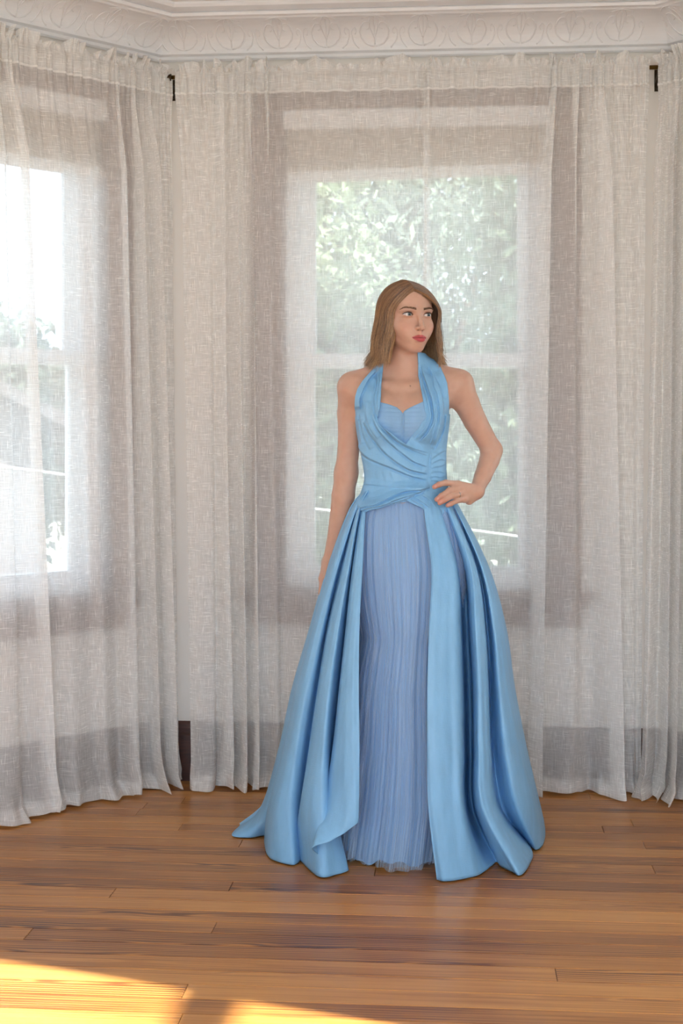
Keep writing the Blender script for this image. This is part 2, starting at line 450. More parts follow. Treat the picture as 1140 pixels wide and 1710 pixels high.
# baseboards
def baseboard(name, fr, u0, u1, m0=0.0, m1=0.0):
    prof = [(0, 0), (0.022, 0), (0.022, 0.165), (0.016, 0.175), (0.016, 0.19), (0.010, 0.205), (0.004, 0.214), (0, 0.214)]
    mb = MB()
    vv = [fr.p(u0 + m0*w, w, z) for w, z in prof] + [fr.p(u1 - m1*w, w, z) for w, z in prof]; n = len(prof)
    mb.poly(vv, [tuple(range(n)), tuple(range(2*n - 1, n - 1, -1))] + [(i, (i+1) % n, n + (i+1) % n, n + i) for i in range(n)])
    return tag(mb.build(name, M['base']), kind='structure')
tL = math.tan(math.radians((44 - 4.7)/2)); tR = math.tan(math.radians(22.5))
baseboard('baseboard_back', FB, 0, 1.83, tL, tR)
baseboard('baseboard_left', FL, 0, BAY, tL, 0)
baseboard('baseboard_right', FR, 0, BAY, tR, 0)
baseboard('baseboard_side_right', FSR, 0, SIDE_LEN); baseboard('baseboard_side_left', FSL, 0, SIDE_LEN)

# plaster cornice: a cove with beads, and a row of raised palmettes on it
CPROF = [(0, 2.612), (0.012, 2.606), (0.020, 2.612), (0.022, 2.622), (0.030, 2.626)]
for k in range(11):
    a = k/10*math.pi/2
    CPROF.append((0.034 + 0.125*(1 - math.cos(a)), 2.628 + 0.088*math.sin(a)))
CPROF += [(0.166, 2.720), (0.180, 2.722), (0.184, 2.732), (0.176, 2.738), (0.215, 2.744), (0.222, 2.752), (0.222, 2.762), (0, 2.762)]
def cornice(name, fr, u0, u1, m0, m1):
    n = len(CPROF)
    vv = [fr.p(u0 + m0*w, w, z) for w, z in CPROF] + [fr.p(u1 - m1*w, w, z) for w, z in CPROF]
    mb = MB().poly(vv, [tuple(range(n)), tuple(range(2*n - 1, n - 1, -1))] + [(i, (i+1) % n, n + (i+1) % n, n + i) for i in range(n)])
    return tag(mb.build(name, M['plaster']), kind='structure')
cor = [cornice('trim_1', FB, 0, 1.83, tL, tR), cornice('trim_2', FL, 0, BAY, tL, 0), cornice('trim_3', FR, 0, BAY, tR, 0)]
def cove(u, s):                                    # point of the cove at arc position s (0 foot .. 1 top), u along
    a = s*math.pi/2
    return Vector((u, 0.034 + 0.125*(1 - math.cos(a)), 2.628 + 0.088*math.sin(a)))
def palmette_mesh():
    mb = MB()
    def stroke(pts, r0, r1):
        q = catmull(pts, 12); mb.tube([cove(u, s) for u, s in q], list(np.linspace(r0, r1, 12)), 6)
    for sg in (-1, 1):
        stroke([(sg*0.002, 0.10), (sg*0.030, 0.16), (sg*0.052, 0.40), (sg*0.040, 0.70), (sg*0.020, 0.72), (sg*0.018, 0.56), (sg*0.028, 0.52)], 0.0036, 0.0022)
        stroke([(0, 0.30), (sg*0.012, 0.52), (sg*0.016, 0.78), (sg*0.006, 0.95)], 0.0028, 0.0018)
        stroke([(sg*0.056, 0.06), (sg*0.074, 0.20), (sg*0.082, 0.44), (sg*0.072, 0.58), (sg*0.064, 0.48), (sg*0.070, 0.40)], 0.0030, 0.0018)
    stroke([(0, 0.14), (0, 0.5), (0, 0.92)], 0.0028, 0.0022)
    stroke([(-0.040, 0.86), (-0.02, 0.96), (0, 1.0), (0.02, 0.96), (0.040, 0.86)], 0.0024, 0.0024)
    me = bpy.data.meshes.new('palmette'); me.from_pydata(mb.v, [], mb.f)
    me.polygons.foreach_set('use_smooth', [True]*len(me.polygons)); me.materials.append(M['plaster']); return me
pal = palmette_mesh()
for fr, par, L in ((FB, cor[0], 1.83), (FL, cor[1], BAY), (FR, cor[2], BAY)):
    k = 0.10
    while k < L - 0.06:
        o = bpy.data.objects.new('palmette', pal); COL.objects.link(o); o.parent = par
        o.matrix_world = Matrix(((fr.u.x, fr.n.x, 0, fr.p(k, 0, 0).x), (fr.u.y, fr.n.y, 0, fr.p(k, 0, 0).y), (0, 0, 1, 0), (0, 0, 0, 1)))
        k += 0.172

# ------------------------------------------------------------------ windows
def window(num, fr, u0, shade_z, slant=0.0, shade=True):
    u1 = u0 + OPW; zs, zh = Z_SILL, Z_HEAD
    mb = MB()                                       # vinyl box frame in the opening
    fw = 0.05
    for a, b, c, d in ((u0, u0+fw, zs, zh), (u1-fw, u1, zs, zh), (u0+fw, u1-fw, zh-fw, zh), (u0+fw, u1-fw, zs, zs+0.035)):
        mb.fbox(fr, a, b, -0.125, -0.03, c, d)
    root = tag(mb.build('window_%d' % num, M['vinyl']), kind='structure')
    def part(name, mbx, mat): return mbx.build(name, mat, root)
    gu0, gu1 = u0 + 0.115, u1 - 0.115               # glass edges
    zm0, zm1 = 1.498, 1.548
    # upper sash (outer track)
    s = MB()
    s.fbox(fr, u0+fw, gu0, -0.115, -0.085, zm0, zh-fw); s.fbox(fr, gu1, u1-fw, -0.115, -0.085, zm0, zh-fw)
    s.fbox(fr, gu0, gu1, -0.115, -0.085, zh-fw-0.06, zh-fw); s.fbox(fr, gu0, gu1, -0.115, -0.085, zm0, zm1)
    up = part('upper_sash', s, M['vinyl'])
    MB().fbox(fr, gu0-0.005, gu1+0.005, -0.103, -0.098, zm1-0.005, zh-fw-0.055).build('glass_pane', M['glass'], up)
    # lower sash (inner track)
    s = MB()
    s.fbox(fr, u0+fw, gu0, -0.080, -0.045, zs+0.035, zm1); s.fbox(fr, gu1, u1-fw, -0.080, -0.045, zs+0.035, zm1)
    s.fbox(fr, gu0, gu1, -0.080, -0.045, zs+0.035, 0.778); s.fbox(fr, gu0, gu1, -0.080, -0.045, zm0, zm1)
    lo = part('lower_sash', s, M['vinyl'])
    MB().fbox(fr, gu0-0.005, gu1+0.005, -0.065, -0.060, 0.773, zm0+0.005).build('glass_pane', M['glass'], lo)
    MB().fbox(fr, (u0+u1)/2-0.03, (u0+u1)/2+0.03, -0.05, -0.030, zm1-0.004, zm1+0.016).build('sash_lock', M['vinyl'], lo)
    # stained casing, stool with horns, apron
    cw = 0.105
    part('side_casing', MB().fbox(fr, u0-cw, u0, 0, 0.022, zs, zh), M['casing'])
    part('side_casing', MB().fbox(fr, u1, u1+cw, 0, 0.022, zs, zh), M['casing'])
    hc = MB(); hc.fbox(fr, u0-cw, u1+cw, 0, 0.024, zh, zh+0.068); hc.fbox(fr, u0-cw-0.012, u1+cw+0.012, 0, 0.034, zh+0.050, zh+0.068)
    part('head_casing', hc, M['casing'])
    jl = MB(); jl.fbox(fr, u0-0.002, u0+0.012, -0.035, 0.002, zs, zh); jl.fbox(fr, u1-0.012, u1+0.002, -0.035, 0.002, zs, zh)
    part('jamb_stop', jl, M['casing'])
    st = MB(); st.fbox(fr, u0-cw-0.045, u1+cw+0.045, 0, 0.030, zs-0.024, zs); st.fbox(fr, u0, u1, -0.04, 0, zs-0.024, zs)
    st.tube([fr.p(u0-cw-0.045, 0.026, zs-0.012), fr.p(u1+cw+0.045, 0.026, zs-0.012)], 0.012, 8)
    st.fbox(fr, u0-cw-0.028, u1+cw+0.028, 0, 0.024, zs-0.052, zs-0.024)
    part('stool', st, M['casing'])
    part('apron', MB().fbox(fr, u0-cw, u1+cw, 0, 0.020, zs-0.125, zs-0.052), M['casing'])
    if not shade: return root
    # roller shade hung inside the opening
    sh = tag(MB().fbox(fr, u0+0.008, u1-0.008, -0.028, 0.020, zh-0.070, zh-0.002).build('roller_shade', M['vinyl']), None)
    c = MB(); a, b = u0+0.020, u1-0.020
    z0a, z0b = shade_z, shade_z + slant
    c.box8([fr.p(a,-0.010,z0a), fr.p(b,-0.010,z0b), fr.p(b,-0.006,z0b), fr.p(a,-0.006,z0a), fr.p(a,-0.010,zh-0.06), fr.p(b,-0.010,zh-0.06), fr.p(b,-0.006,zh-0.06), fr.p(a,-0.006,zh-0.06)])
    c.build('shade_cloth', M['shade'], sh)
    h = MB(); h.box8([fr.p(a,-0.016,z0a-0.035), fr.p(b,-0.016,z0b-0.035), fr.p(b,0.0,z0b-0.035), fr.p(a,0.0,z0a-0.035), fr.p(a,-0.014,z0a+0.006), fr.p(b,-0.014,z0b+0.006), fr.p(b,-0.002,z0b+0.006), fr.p(a,-0.002,z0a+0.006)])
    h.build('hem_bar', M['vinyl'], sh)
    return sh
s1 = window(1, FB, ub0, 2.198, 0.020)
tag(s1, 'white roller shade with beige cloth in the middle window behind the woman', 'window shade', 'roller shades')
s2 = window(2, FL, ul0, 2.19, 0.0)
tag(s2, 'white roller shade with beige cloth in the left bay window', 'window shade', 'roller shades')
s3 = window(3, FR, ur0, 2.19, 0.0)
tag(s3, 'white roller shade with beige cloth in the right bay window, behind the cropped curtain', 'window shade', 'roller shades')
window(4, FSR, us0, 2.2, 0.0, shade=False)
for k_, u_ in enumerate(SL_FILL): window(5 + k_, FSL, u_, 2.2, 0.0, shade=False)  # the added left-wall windows, out of view, letting in fill light

# ------------------------------------------------------------------ curtain rods
def rod(fr, u0, u1, label):
    w = 0.078; z = 2.534
    r = MB().tube([fr.p(u0, w, z), fr.p(u1, w, z)], 0.0075, 12).build('curtain_rod', M['bronze'], None, True)
    tag(r, label, 'curtain rod', 'curtain rods of the bay')
    for u in (u0 + 0.004, u1 - 0.004):
        b = MB()
        b.tube([fr.p(u - 0.007, w, z), fr.p(u + 0.007, w, z)], 0.0125, 14)
        b.tube([fr.p(u, w, z - 0.004), fr.p(u, w*0.55, z - 0.020), fr.p(u, 0.006, z - 0.034)], [0.008, 0.008, 0.009], 8)
        b.fbox(fr, u - 0.010, u + 0.010, 0.0, 0.006, z - 0.066, z + 0.010)
        b.tube([fr.p(u, 0.004, z - 0.055), fr.p(u, 0.011, z - 0.055)], 0.005, 8)
        b.build('bracket', M['darkmetal'], r)
    return r
rod(FB, FB.u_at(281, 0.078), FB.u_at(1104, 0.078), 'thin aged brass rod carrying the middle pair of curtains, both brackets in view')
rod(FL, 0.075, BAY - 0.03, 'thin brass rod hidden in the pocket of the left curtains')
rod(FR, 0.075, BAY - 0.03, 'thin brass rod in the pocket of the curtain cropped at the right edge')

# ------------------------------------------------------------------ sheer curtains
Z_ROD = 2.534; Z_TOP = 2.592; Z_POC = 2.468
def curtain(name, fr, top, bot, label, seed, fab_w=1.5, n=None):
    """top/bot: lists of (pixel along the wall, distance from the wall) for the plan path of the cloth"""
    n = n or 420
    r = np.random.default_rng(seed)
    T = np.array([(fr.u_at(p, w), w) for p, w in top]); Bt = np.array([(fr.u_at(p, w), w) for p, w in bot])
    T = catmull(T, n); Bt = catmull(Bt, n)
    s = np.linspace(0, 1, n)
    # gathers at the rod: small ripples, strongest at the heading, dying out below
    def ripple(freqs, amp):
        return sum(a*np.sin(2*np.pi*(f*s + p)) for f, a, p in zip(freqs, amp, r.random(len(freqs))))
    g1 = ripple([19, 31, 47], [0.006, 0.005, 0.003]); g2 = ripple([23, 41, 61], [0.009, 0.008, 0.006]); g3 = ripple([9, 14, 22], [0.010, 0.009, 0.007])
    drift = ripple([3, 5, 8], [0.010, 0.007, 0.004])
    ruf = np.abs(np.sin(np.pi*(15*s + 1.5*ripple([2, 5], [0.25, 0.15])/0.3*0.3)))**0.7*(0.65 + 0.35*np.sin(2*np.pi*(6*s + r.random())))
    zb = 0.006 + 0.006*np.abs(ripple([2, 5], [0.6, 0.5]))
    levels = list(np.linspace(0, 0.055, 6)) + list(np.linspace(0.070, 0.118, 6)) + [0.1255] + list(0.1255 + (np.linspace(0, 1, 52)[1:])**1.0 * (Z_TOP - 0.1255))
    rows = []
    for lv in levels:
        z = Z_TOP - lv
        f = min(1.0, max(0.0, (Z_POC - z) / (Z_POC - 0.0)))
        e = 0.30*min(1, f/0.12)*1.0 + 0.70*f if f > 0 else 0.0
        u = T[:, 0]*(1 - e) + Bt[:, 0]*e; w = T[:, 1]*(1 - e) + Bt[:, 1]*e
        if lv <= 0.056:                              # ruffled heading standing above the rod
            k = 1 - lv/0.056
            zz = Z_ROD + 0.008 + (0.010 + 0.042*ruf)*k
            w = np.maximum(w*0.25 + 0.078*0.75 + 0.020 + g2*1.5*k, 0.0915); u = u + g3*0.5*k
        elif lv <= 0.126:                            # rod pocket drawn round the rod
            zz = np.full(n, z)
            k = abs(z - Z_ROD)/0.066
            w = np.maximum(w*0.25 + 0.078*0.75 + 0.020 + g1*0.9, 0.0915)
        else:
            zz = np.full(n, z)
            k = math.exp(-f/0.10)
            ww = min(1, 0.25 + f/0.08*0.75)
            w = w*ww + 0.088*(1 - ww) + g1*0.7*k + 0.010*k + drift*f*0.9
            u = u + drift[::-1]*0.5*f
            if z < 0.16:                             # the cloth breaks on the floor
                q = (1 - z/0.16)
                w = w + q*q*(0.030 + 0.022*np.sin(2*np.pi*(4*s + r.random())) ) + q*0.010*np.sin(2*np.pi*15*s)
                zz = np.maximum(z, 0) + zb*0 + 0.004
                zz = np.maximum(zz, zb*(1 if lv < Z_TOP - 1e-6 else 1))
        w = np.maximum(w, 0.046)
        rows.append(np.stack([u, w, np.broadcast_to(zz, (n,))], -1))
    R = np.array(rows); nr = len(levels)
    def world(R_):
        x = fr.o.x + fr.u.x*R_[..., 0] + fr.n.x*R_[..., 1]; y = fr.o.y + fr.u.y*R_[..., 0] + fr.n.y*R_[..., 1]
        return np.stack([x, y, R_[..., 2]], -1).reshape(-1, 3)
    d = np.sqrt((np.diff(Bt[:, 0])**2 + np.diff(Bt[:, 1])**2)); arc = np.concatenate([[0], np.cumsum(d)])
    uvg = np.stack([np.broadcast_to(arc[None, :], (nr, n)), np.broadcast_to((Z_TOP - np.array(levels))[:, None], (nr, n))], -1).reshape(-1, 2) + seed*3.7
    root = mesh_obj(name, world(R), grid_faces(nr, n), M['sheer'], None, True, uv=uvg)
    tag(root, label, 'curtain', 'sheer curtains of the bay')
    # doubled cloth of the heading and pocket, of the floor hem, and of the side hems
    def layer(nm, rs, cs, dw, mat=None):
        Q = R[rs][:, cs].copy(); Q[..., 1] += dw
        a, b = Q.shape[:2]
        return mesh_obj(nm, world(Q), grid_faces(a, b), mat or M['sheer'], root, True, uv=uvg.reshape(nr, n, 2)[rs][:, cs].reshape(-1, 2) + 0.37)
    allc = np.arange(n)
    layer('rod_pocket', np.arange(0, 12), allc, -0.003, M['sheer_double']); layer('pocket_back', np.arange(5, 12), allc, -0.030); layer('pocket_seam', np.arange(11, 13), allc, 0.002, M['sheer_seam'])
    layer('floor_hem', np.arange(nr - 2, nr), allc, -0.004, M['sheer_double'])
    e = max(4, int(n*0.030/max(arc[-1], 0.3)))
    layer('side_hem', np.arange(nr), np.arange(0, e), -0.003); layer('side_hem', np.arange(nr), np.arange(n - e, n), -0.003)
    return root

# middle pair
curtain('curtain', FB,
    [(294,.080),(312,.086),(338,.074),(352,.080),(374,.098),(358,.055),(380,.060),(397,.098),(386,.050),(409,.068),(420,.090),(413,.060),(432,.070),(449,.090),(443,.070),(470,.074),(500,.084),(535,.072),(575,.084),(610,.072),(650,.084),(690,.074),(711,.080)],
    [(318,.120),(332,.150),(362,.130),(366,.090),(378,.140),(390,.150),(368,.070),(396,.080),(416,.150),(404,.060),(414,.060),(436,.150),(425,.110),(446,.090),(462,.120),(470,.080),(500,.090),(530,.110),(572,.080),(610,.110),(655,.080),(690,.110),(712,.090)],
    'long white sheer linen curtain, left one of the middle pair', 3)
curtain('curtain', FB,
    [(709,.088),(735,.078),(770,.088),(800,.074),(838,.086),(880,.074),(905,.084),(930,.100),(918,.068),(938,.060),(966,.088),(953,.060),(976,.055),(990,.085),(1008,.104),(988,.062),(1012,.056),(1030,.078),(1052,.070),(1068,.090),(1083,.080)],
    [(708,.090),(735,.070),(765,.110),(800,.080),(838,.110),(868,.080),(886,.110),(906,.140),(882,.080),(906,.070),(950,.100),(972,.075),(990,.080),(1008,.110),(1044,.150),(1020,.080),(1036,.060),(1046,.080),(1054,.070),(1062,.095),(1070,.080)],
    'long white sheer linen curtain, right one of the middle pair', 5)
# left wall
curtain('curtain', FL,
    [(8,.082),(30,.090),(55,.074),(80,.086),(108,.074),(135,.088),(160,.074),(183,.090),(196,.100),(188,.062),(208,.066),(222,.098),(211,.060),(230,.062),(247,.100),(238,.058),(255,.060),(268,.078),(279,.070)],
    [(72,.100),(88,.130),(105,.090),(130,.120),(155,.085),(178,.130),(200,.090),(222,.140),(238,.160),(224,.085),(248,.085),(266,.160),(254,.080),(276,.085),(303,.190),(276,.100),(286,.085),(293,.080),(298,.070)],
    'white sheer linen curtain on the left wall beside the brass rod bracket', 8)
curtain('curtain', FL,
    [(-330,.085),(-300,.100),(-320,.060),(-280,.075),(-250,.095),(-262,.055),(-220,.075),(-180,.088),(-130,.074),(-90,.088),(-55,.074),(-25,.090),(-6,.100),(-16,.070),(16,.096)],
    [(-330,.085),(-300,.130),(-320,.060),(-280,.075),(-250,.125),(-262,.055),(-220,.075),(-180,.118),(-130,.084),(-90,.128),(-55,.084),(-10,.150),(30,.160),(48,.130),(98,.170)],
    'white sheer linen curtain cropped by the left edge of the picture', 12)
# right wall
curtain('curtain', FR,
    [(1104,.078),(1112,.090),(1124,.072),(1134,.096),(1128,.056),(1140,.062),(1152,.100),(1143,.056),(1168,.070),(1190,.090),(1215,.074),(1240,.088),(1270,.074),(1300,.086),(1340,.076)],
    [(1070,.150),(1082,.200),(1096,.110),(1108,.180),(1100,.080),(1116,.085),(1134,.190),(1122,.080),(1150,.100),(1175,.150),(1200,.090),(1230,.140),(1265,.090),(1300,.130),(1345,.090)],
    'white sheer linen curtain cropped by the right edge of the picture', 15)

# ------------------------------------------------------------------ outside
GZ = -3.0
mb = MB(); mb.poly([(-90,-60,GZ),(90,-60,GZ),(90,120,GZ),(-90,120,GZ)], [(0,1,2,3)])
tag(mb.build('ground', M['lawn']), kind='structure')
def tree(x, y, zc, rx, rz, n, mat, label, seed, size=0.085):
    r = np.random.default_rng(seed)
    root = empty('tree', (x, y, GZ))
    # leaves in clumps
    nc = 90
    cl = r.normal(size=(nc, 3)); cl /= np.linalg.norm(cl, axis=1)[:, None]; cl *= r.random((nc, 1))**0.4*np.array([rx, rx, rz])*0.85
    k = r.integers(0, nc, n); c = cl[k] + r.normal(size=(n, 3))*0.15*np.array([rx, rx, rz])*0.75 + np.array([x, y, zc])
    a = r.normal(size=(n, 3)); a /= np.linalg.norm(a, axis=1)[:, None]; b = np.cross(a, r.normal(size=(n, 3))); b /= np.linalg.norm(b, axis=1)[:, None]
    sz = size*(0.6 + 0.8*r.random((n, 1)))
    v = np.stack([c - a*sz, c + b*sz*0.45, c + a*sz, c - b*sz*0.45], 1).reshape(-1, 3)
    fo = mesh_obj('foliage', v, np.arange(4*n).reshape(-1, 4), mat); adopt(fo, root); fo['kind'] = 'stuff'
    mb = MB(); mb.tube([(x, y, GZ), (x+0.1, y, GZ + (zc-GZ)*0.5), (x, y+0.1, zc + rz*0.5)], [0.28, 0.2, 0.06], 8)
    for i in range(6):
        an = r.random()*6.28; mb.tube([(x, y, zc - rz*0.5 + i*0.25), (x + math.cos(an)*rx*0.6, y + math.sin(an)*rx*0.6, zc + r.random()*rz*0.5)], [0.09, 0.02], 6)
    adopt(mb.build('trunk', M['bark'], None, True), root)
    tag(root, label, 'tree', 'trees outside the windows')
    return root
tree(-0.9, 14.6, 2.3, 1.5, 3.4, 26000, M['leaf'], 'leafy tree behind the left half of the middle window', 1)
tree(2.6, 12.5, 2.0, 1.7, 3.3, 26000, M['leaf'], 'bright green tree behind the right half of the middle window', 2)
tree(0.9, 18.5, 2.4, 3.0, 4.4, 26000, M['leaf2'], 'taller dull green tree farther off, seen through the middle window', 3)
tree(-5.6, 21.0, 0.9, 2.2, 2.2, 26000, M['leaf2'], 'pale round tree beyond the grey house, low in the left window', 4, 0.10)
tree(6.5, 8.5, 1.4, 2.2, 2.6, 26000, M['leaf'], 'broad tree outside the right bay window', 5)
# neighbouring house
def house():
    cx, cy = -5.3, 13.5; root = empty('neighbouring_house', (cx, cy, GZ))
    R_ = Matrix.Rotation(math.radians(14), 3, 'Z')
    def P(x, y, z): q = R_ @ Vector((x, y, 0)); return (cx + q.x, cy + q.y, z)
    hw, hd, ze, zr = 2.3, 3.0, 1.35, 2.55
    mb = MB(); mb.poly([P(-hw,-hd,GZ),P(hw,-hd,GZ),P(hw,hd,GZ),P(-hw,hd,GZ),P(-hw,-hd,ze),P(hw,-hd,ze),P(hw,hd,ze),P(-hw,hd,ze),P(0,-hd,zr),P(0,hd,zr)],
        [(0,1,5,8,4),(1,2,6,5),(2,3,7,9,6),(3,0,4,7),(4,8,9,7),(5,6,9,8)])
    adopt(mb.build('house_wall', M['siding']), root)
    for sg in (-1, 1):
        o = 0.28; k = (zr-ze)/hw
        a = (0, zr+0.06); b = (sg*(hw+o), ze-o*k+0.06)
        mb = MB(); mb.box8([P(a[0],-hd-o,a[1]),P(b[0],-hd-o,b[1]),P(b[0],hd+o,b[1]),P(a[0],hd+o,a[1]),P(a[0],-hd-o,a[1]+0.1),P(b[0],-hd-o,b[1]+0.1),P(b[0],hd+o,b[1]+0.1),P(a[0],hd+o,a[1]+0.1)])
        adopt(mb.build('roof_slope', M['roof']), root)
    for wx, wz in ((-1.0, -0.5), (1.0, -0.5), (1.0, -2.2), (-1.0, -2.2)):
        f = MB(); f.box8([P(wx-.45,-hd-.05,wz),P(wx+.45,-hd-.05,wz),P(wx+.45,-hd,wz),P(wx-.45,-hd,wz),P(wx-.45,-hd-.05,wz+1.3),P(wx+.45,-hd-.05,wz+1.3),P(wx+.45,-hd,wz+1.3),P(wx-.45,-hd,wz+1.3)])
        fo = adopt(f.build('window_frame', M['vinyl']), root)
        g = MB(); g.box8([P(wx-.37,-hd-.06,wz+.08),P(wx+.37,-hd-.06,wz+.08),P(wx+.37,-hd-.04,wz+.08),P(wx-.37,-hd-.04,wz+.08),P(wx-.37,-hd-.06,wz+1.22),P(wx+.37,-hd-.06,wz+1.22),P(wx+.37,-hd-.04,wz+1.22),P(wx-.37,-hd-.04,wz+1.22)])
        go = g.build('window_glass', M['roof'], fo)
    tag(root, 'grey gabled house seen faintly through the left window', 'house')
house()
c0 = W(-250, 744, 0, 8.0); c1 = W(1500, 982, 0, 8.0)
pts = [c0.lerp(c1, k/20) for k in range(21)]
tag(MB().tube(pts, 0.007, 8).build('overhead_cable', M['cable'], None, True), 'thin pale overhead cable slanting past the windows outside', 'cable')

# ------------------------------------------------------------------ the woman: signed-distance modelling
class Field:
    def __init__(s, xs, ys, zs):
        s.xs, s.ys, s.zs = [np.asarray(a, np.float32) for a in (xs, ys, zs)]
        s.F = np.full((len(xs), len(ys), len(zs)), 1.0, np.float32)
    def sl(s, lo, hi):
        out = []
        for a, l, h in zip((s.xs, s.ys, s.zs), lo, hi):
            i0 = max(int(np.searchsorted(a, l)) - 1, 0); i1 = min(int(np.searchsorted(a, h)) + 1, len(a)); out.append(slice(i0, i1))
        return tuple(out)
    def pts(s, sl): return s.xs[sl[0]][:, None, None], s.ys[sl[1]][None, :, None], s.zs[sl[2]][None, None, :]
    def add(s, fn, lo, hi, k=0.0, mode='union'):
        m = k + 0.006
        sl = s.sl([v - m for v in lo], [v + m for v in hi])
        if any(q.stop <= q.start for q in sl): return
        d = fn(*s.pts(sl)).astype(np.float32); a = s.F[sl]
        if mode == 'union':
            r = np.minimum(a, d)
            if k > 0: h = np.maximum(k - np.abs(a - d), 0)/k; r = r - h*h*k*0.25
        else:
            d = -d; r = np.maximum(a, d)
            if k > 0: h = np.maximum(k - np.abs(a - d), 0)/k; r = r + h*h*k*0.25
        s.F[sl] = r
    def cone(s, a, b, r1, r2, k=0.012, mode='union'):
        a = np.array(a, float); b = np.array(b, float); ba = b - a; bb = max(ba @ ba, 1e-12); R = max(r1, r2)
        def fn(x, y, z):
            t = np.clip(((x-a[0])*ba[0] + (y-a[1])*ba[1] + (z-a[2])*ba[2])/bb, 0, 1)
            return np.sqrt((x-a[0]-t*ba[0])**2 + (y-a[1]-t*ba[1])**2 + (z-a[2]-t*ba[2])**2) - (r1 + t*(r2 - r1))
        s.add(fn, np.minimum(a, b) - R, np.maximum(a, b) + R, k, mode)
    def chain(s, pts, rs, k=0.012):
        for i in range(len(pts) - 1): s.cone(pts[i], pts[i+1], rs[i], rs[i+1], k if i == 0 else 0.004)
    def ell(s, c, r, k=0.012, mode='union', R=None):
        c = np.array(c, float); r = np.array(r, float)
        Rt = np.eye(3) if R is None else np.asarray(R, float)       # columns: local axes in world
        def fn(x, y, z):
            dx, dy, dz = x - c[0], y - c[1], z - c[2]
            l = [Rt[0, i]*dx + Rt[1, i]*dy + Rt[2, i]*dz for i in range(3)]
            k0 = np.sqrt((l[0]/r[0])**2 + (l[1]/r[1])**2 + (l[2]/r[2])**2); k1 = np.sqrt((l[0]/r[0]**2)**2 + (l[1]/r[1]**2)**2 + (l[2]/r[2]**2)**2) + 1e-9
            return k0*(k0 - 1)/k1
        m = r.max(); s.add(fn, c - m, c + m, k, mode)
    def mesh(s):
        F, I = s.F, None
        ins = F < 0
        nx, ny, nz = F.shape
        c = np.zeros((nx-1, ny-1, nz-1), np.uint8)
        for a in (0, 1):
            for b in (0, 1):
                for d in (0, 1): c += ins[a:nx-1+a, b:ny-1+b, d:nz-1+d]
        act = (c > 0) & (c < 8); idx = np.argwhere(act)
        vid = np.full(act.shape, -1, np.int32); vid[act] = np.arange(len(idx))
        off = [(a, b, d) for a in (0, 1) for b in (0, 1) for d in (0, 1)]
        vals = np.stack([F[idx[:, 0]+a, idx[:, 1]+b, idx[:, 2]+d] for a, b, d in off], 1)
        cs = np.stack([np.stack([s.xs[idx[:, 0]+a], s.ys[idx[:, 1]+b], s.zs[idx[:, 2]+d]], -1) for a, b, d in off], 1)
        acc = np.zeros((len(idx), 3)); cnt = np.zeros((len(idx), 1))
        for i in range(8):
            for j in range(i+1, 8):
                if sum(abs(p - q) for p, q in zip(off[i], off[j])) != 1: continue
                va, vb = vals[:, i], vals[:, j]; m = ((va < 0) != (vb < 0))
                t = np.where(m, va/np.where(m, va - vb, 1), 0)[:, None]
                acc += np.where(m[:, None], cs[:, i] + t*(cs[:, j] - cs[:, i]), 0); cnt += m[:, None]
        V = acc/cnt; Q = []
        for ax in range(3):
            a = [slice(None)]*3; b = [slice(None)]*3; a[ax] = slice(0, -1); b[ax] = slice(1, None)
            ch = ins[tuple(a)] != ins[tuple(b)]; e = np.argwhere(ch)
            o1, o2 = [(1, 2), (2, 0), (0, 1)][ax]
            e = e[(e[:, o1] > 0) & (e[:, o2] > 0) & (e[:, o1] < F.shape[o1]-1) & (e[:, o2] < F.shape[o2]-1)]
            def cell(d1, d2):
                q = e.copy(); q[:, o1] += d1; q[:, o2] += d2; return vid[q[:, 0], q[:, 1], q[:, 2]]
            quad = np.stack([cell(-1, -1), cell(0, -1), cell(0, 0), cell(-1, 0)], 1)
            flip = ~ins[e[:, 0], e[:, 1], e[:, 2]]
            quad[flip] = quad[flip][:, ::-1]; Q.append(quad)
        return V, np.concatenate(Q)

def axis(segs):
    """segs: (start, end, step) joined into one increasing grid axis"""
    out = []
    for a, b, h in segs:
        n = max(1, int(round((b - a)/h))); out.append(np.linspace(a, b, n, endpoint=False))
    return np.concatenate(out + [[segs[-1][1]]])

D0 = 4.28
def loft(z_keys, a_keys, b_keys, cx_keys, cy_keys):
    zk = np.array(z_keys)[::-1]; f = [np.array(q)[::-1] for q in (a_keys, b_keys, cx_keys, cy_keys)]
    def smooth(z, arr):
        # cubic-ish: interpolate then lightly average
        h = 0.012
        return (np.interp(z - h, zk, arr) + 2*np.interp(z, zk, arr) + np.interp(z + h, zk, arr))/4
    def fn(x, y, z):
        a, b, cx, cy = [smooth(z, q) for q in f]
        dx, dy = (x - cx), (y - cy)
        k0 = np.sqrt((dx/a)**2 + (dy/b)**2); k1 = np.sqrt((dx/a**2)**2 + (dy/b**2)**2) + 1e-9
        d = k0*(k0 - 1)/k1
        top = z - zk[-1]; bot = zk[0] - z
        return np.maximum(d, np.maximum(top, bot)*0.8)
    return fn, (f, zk)
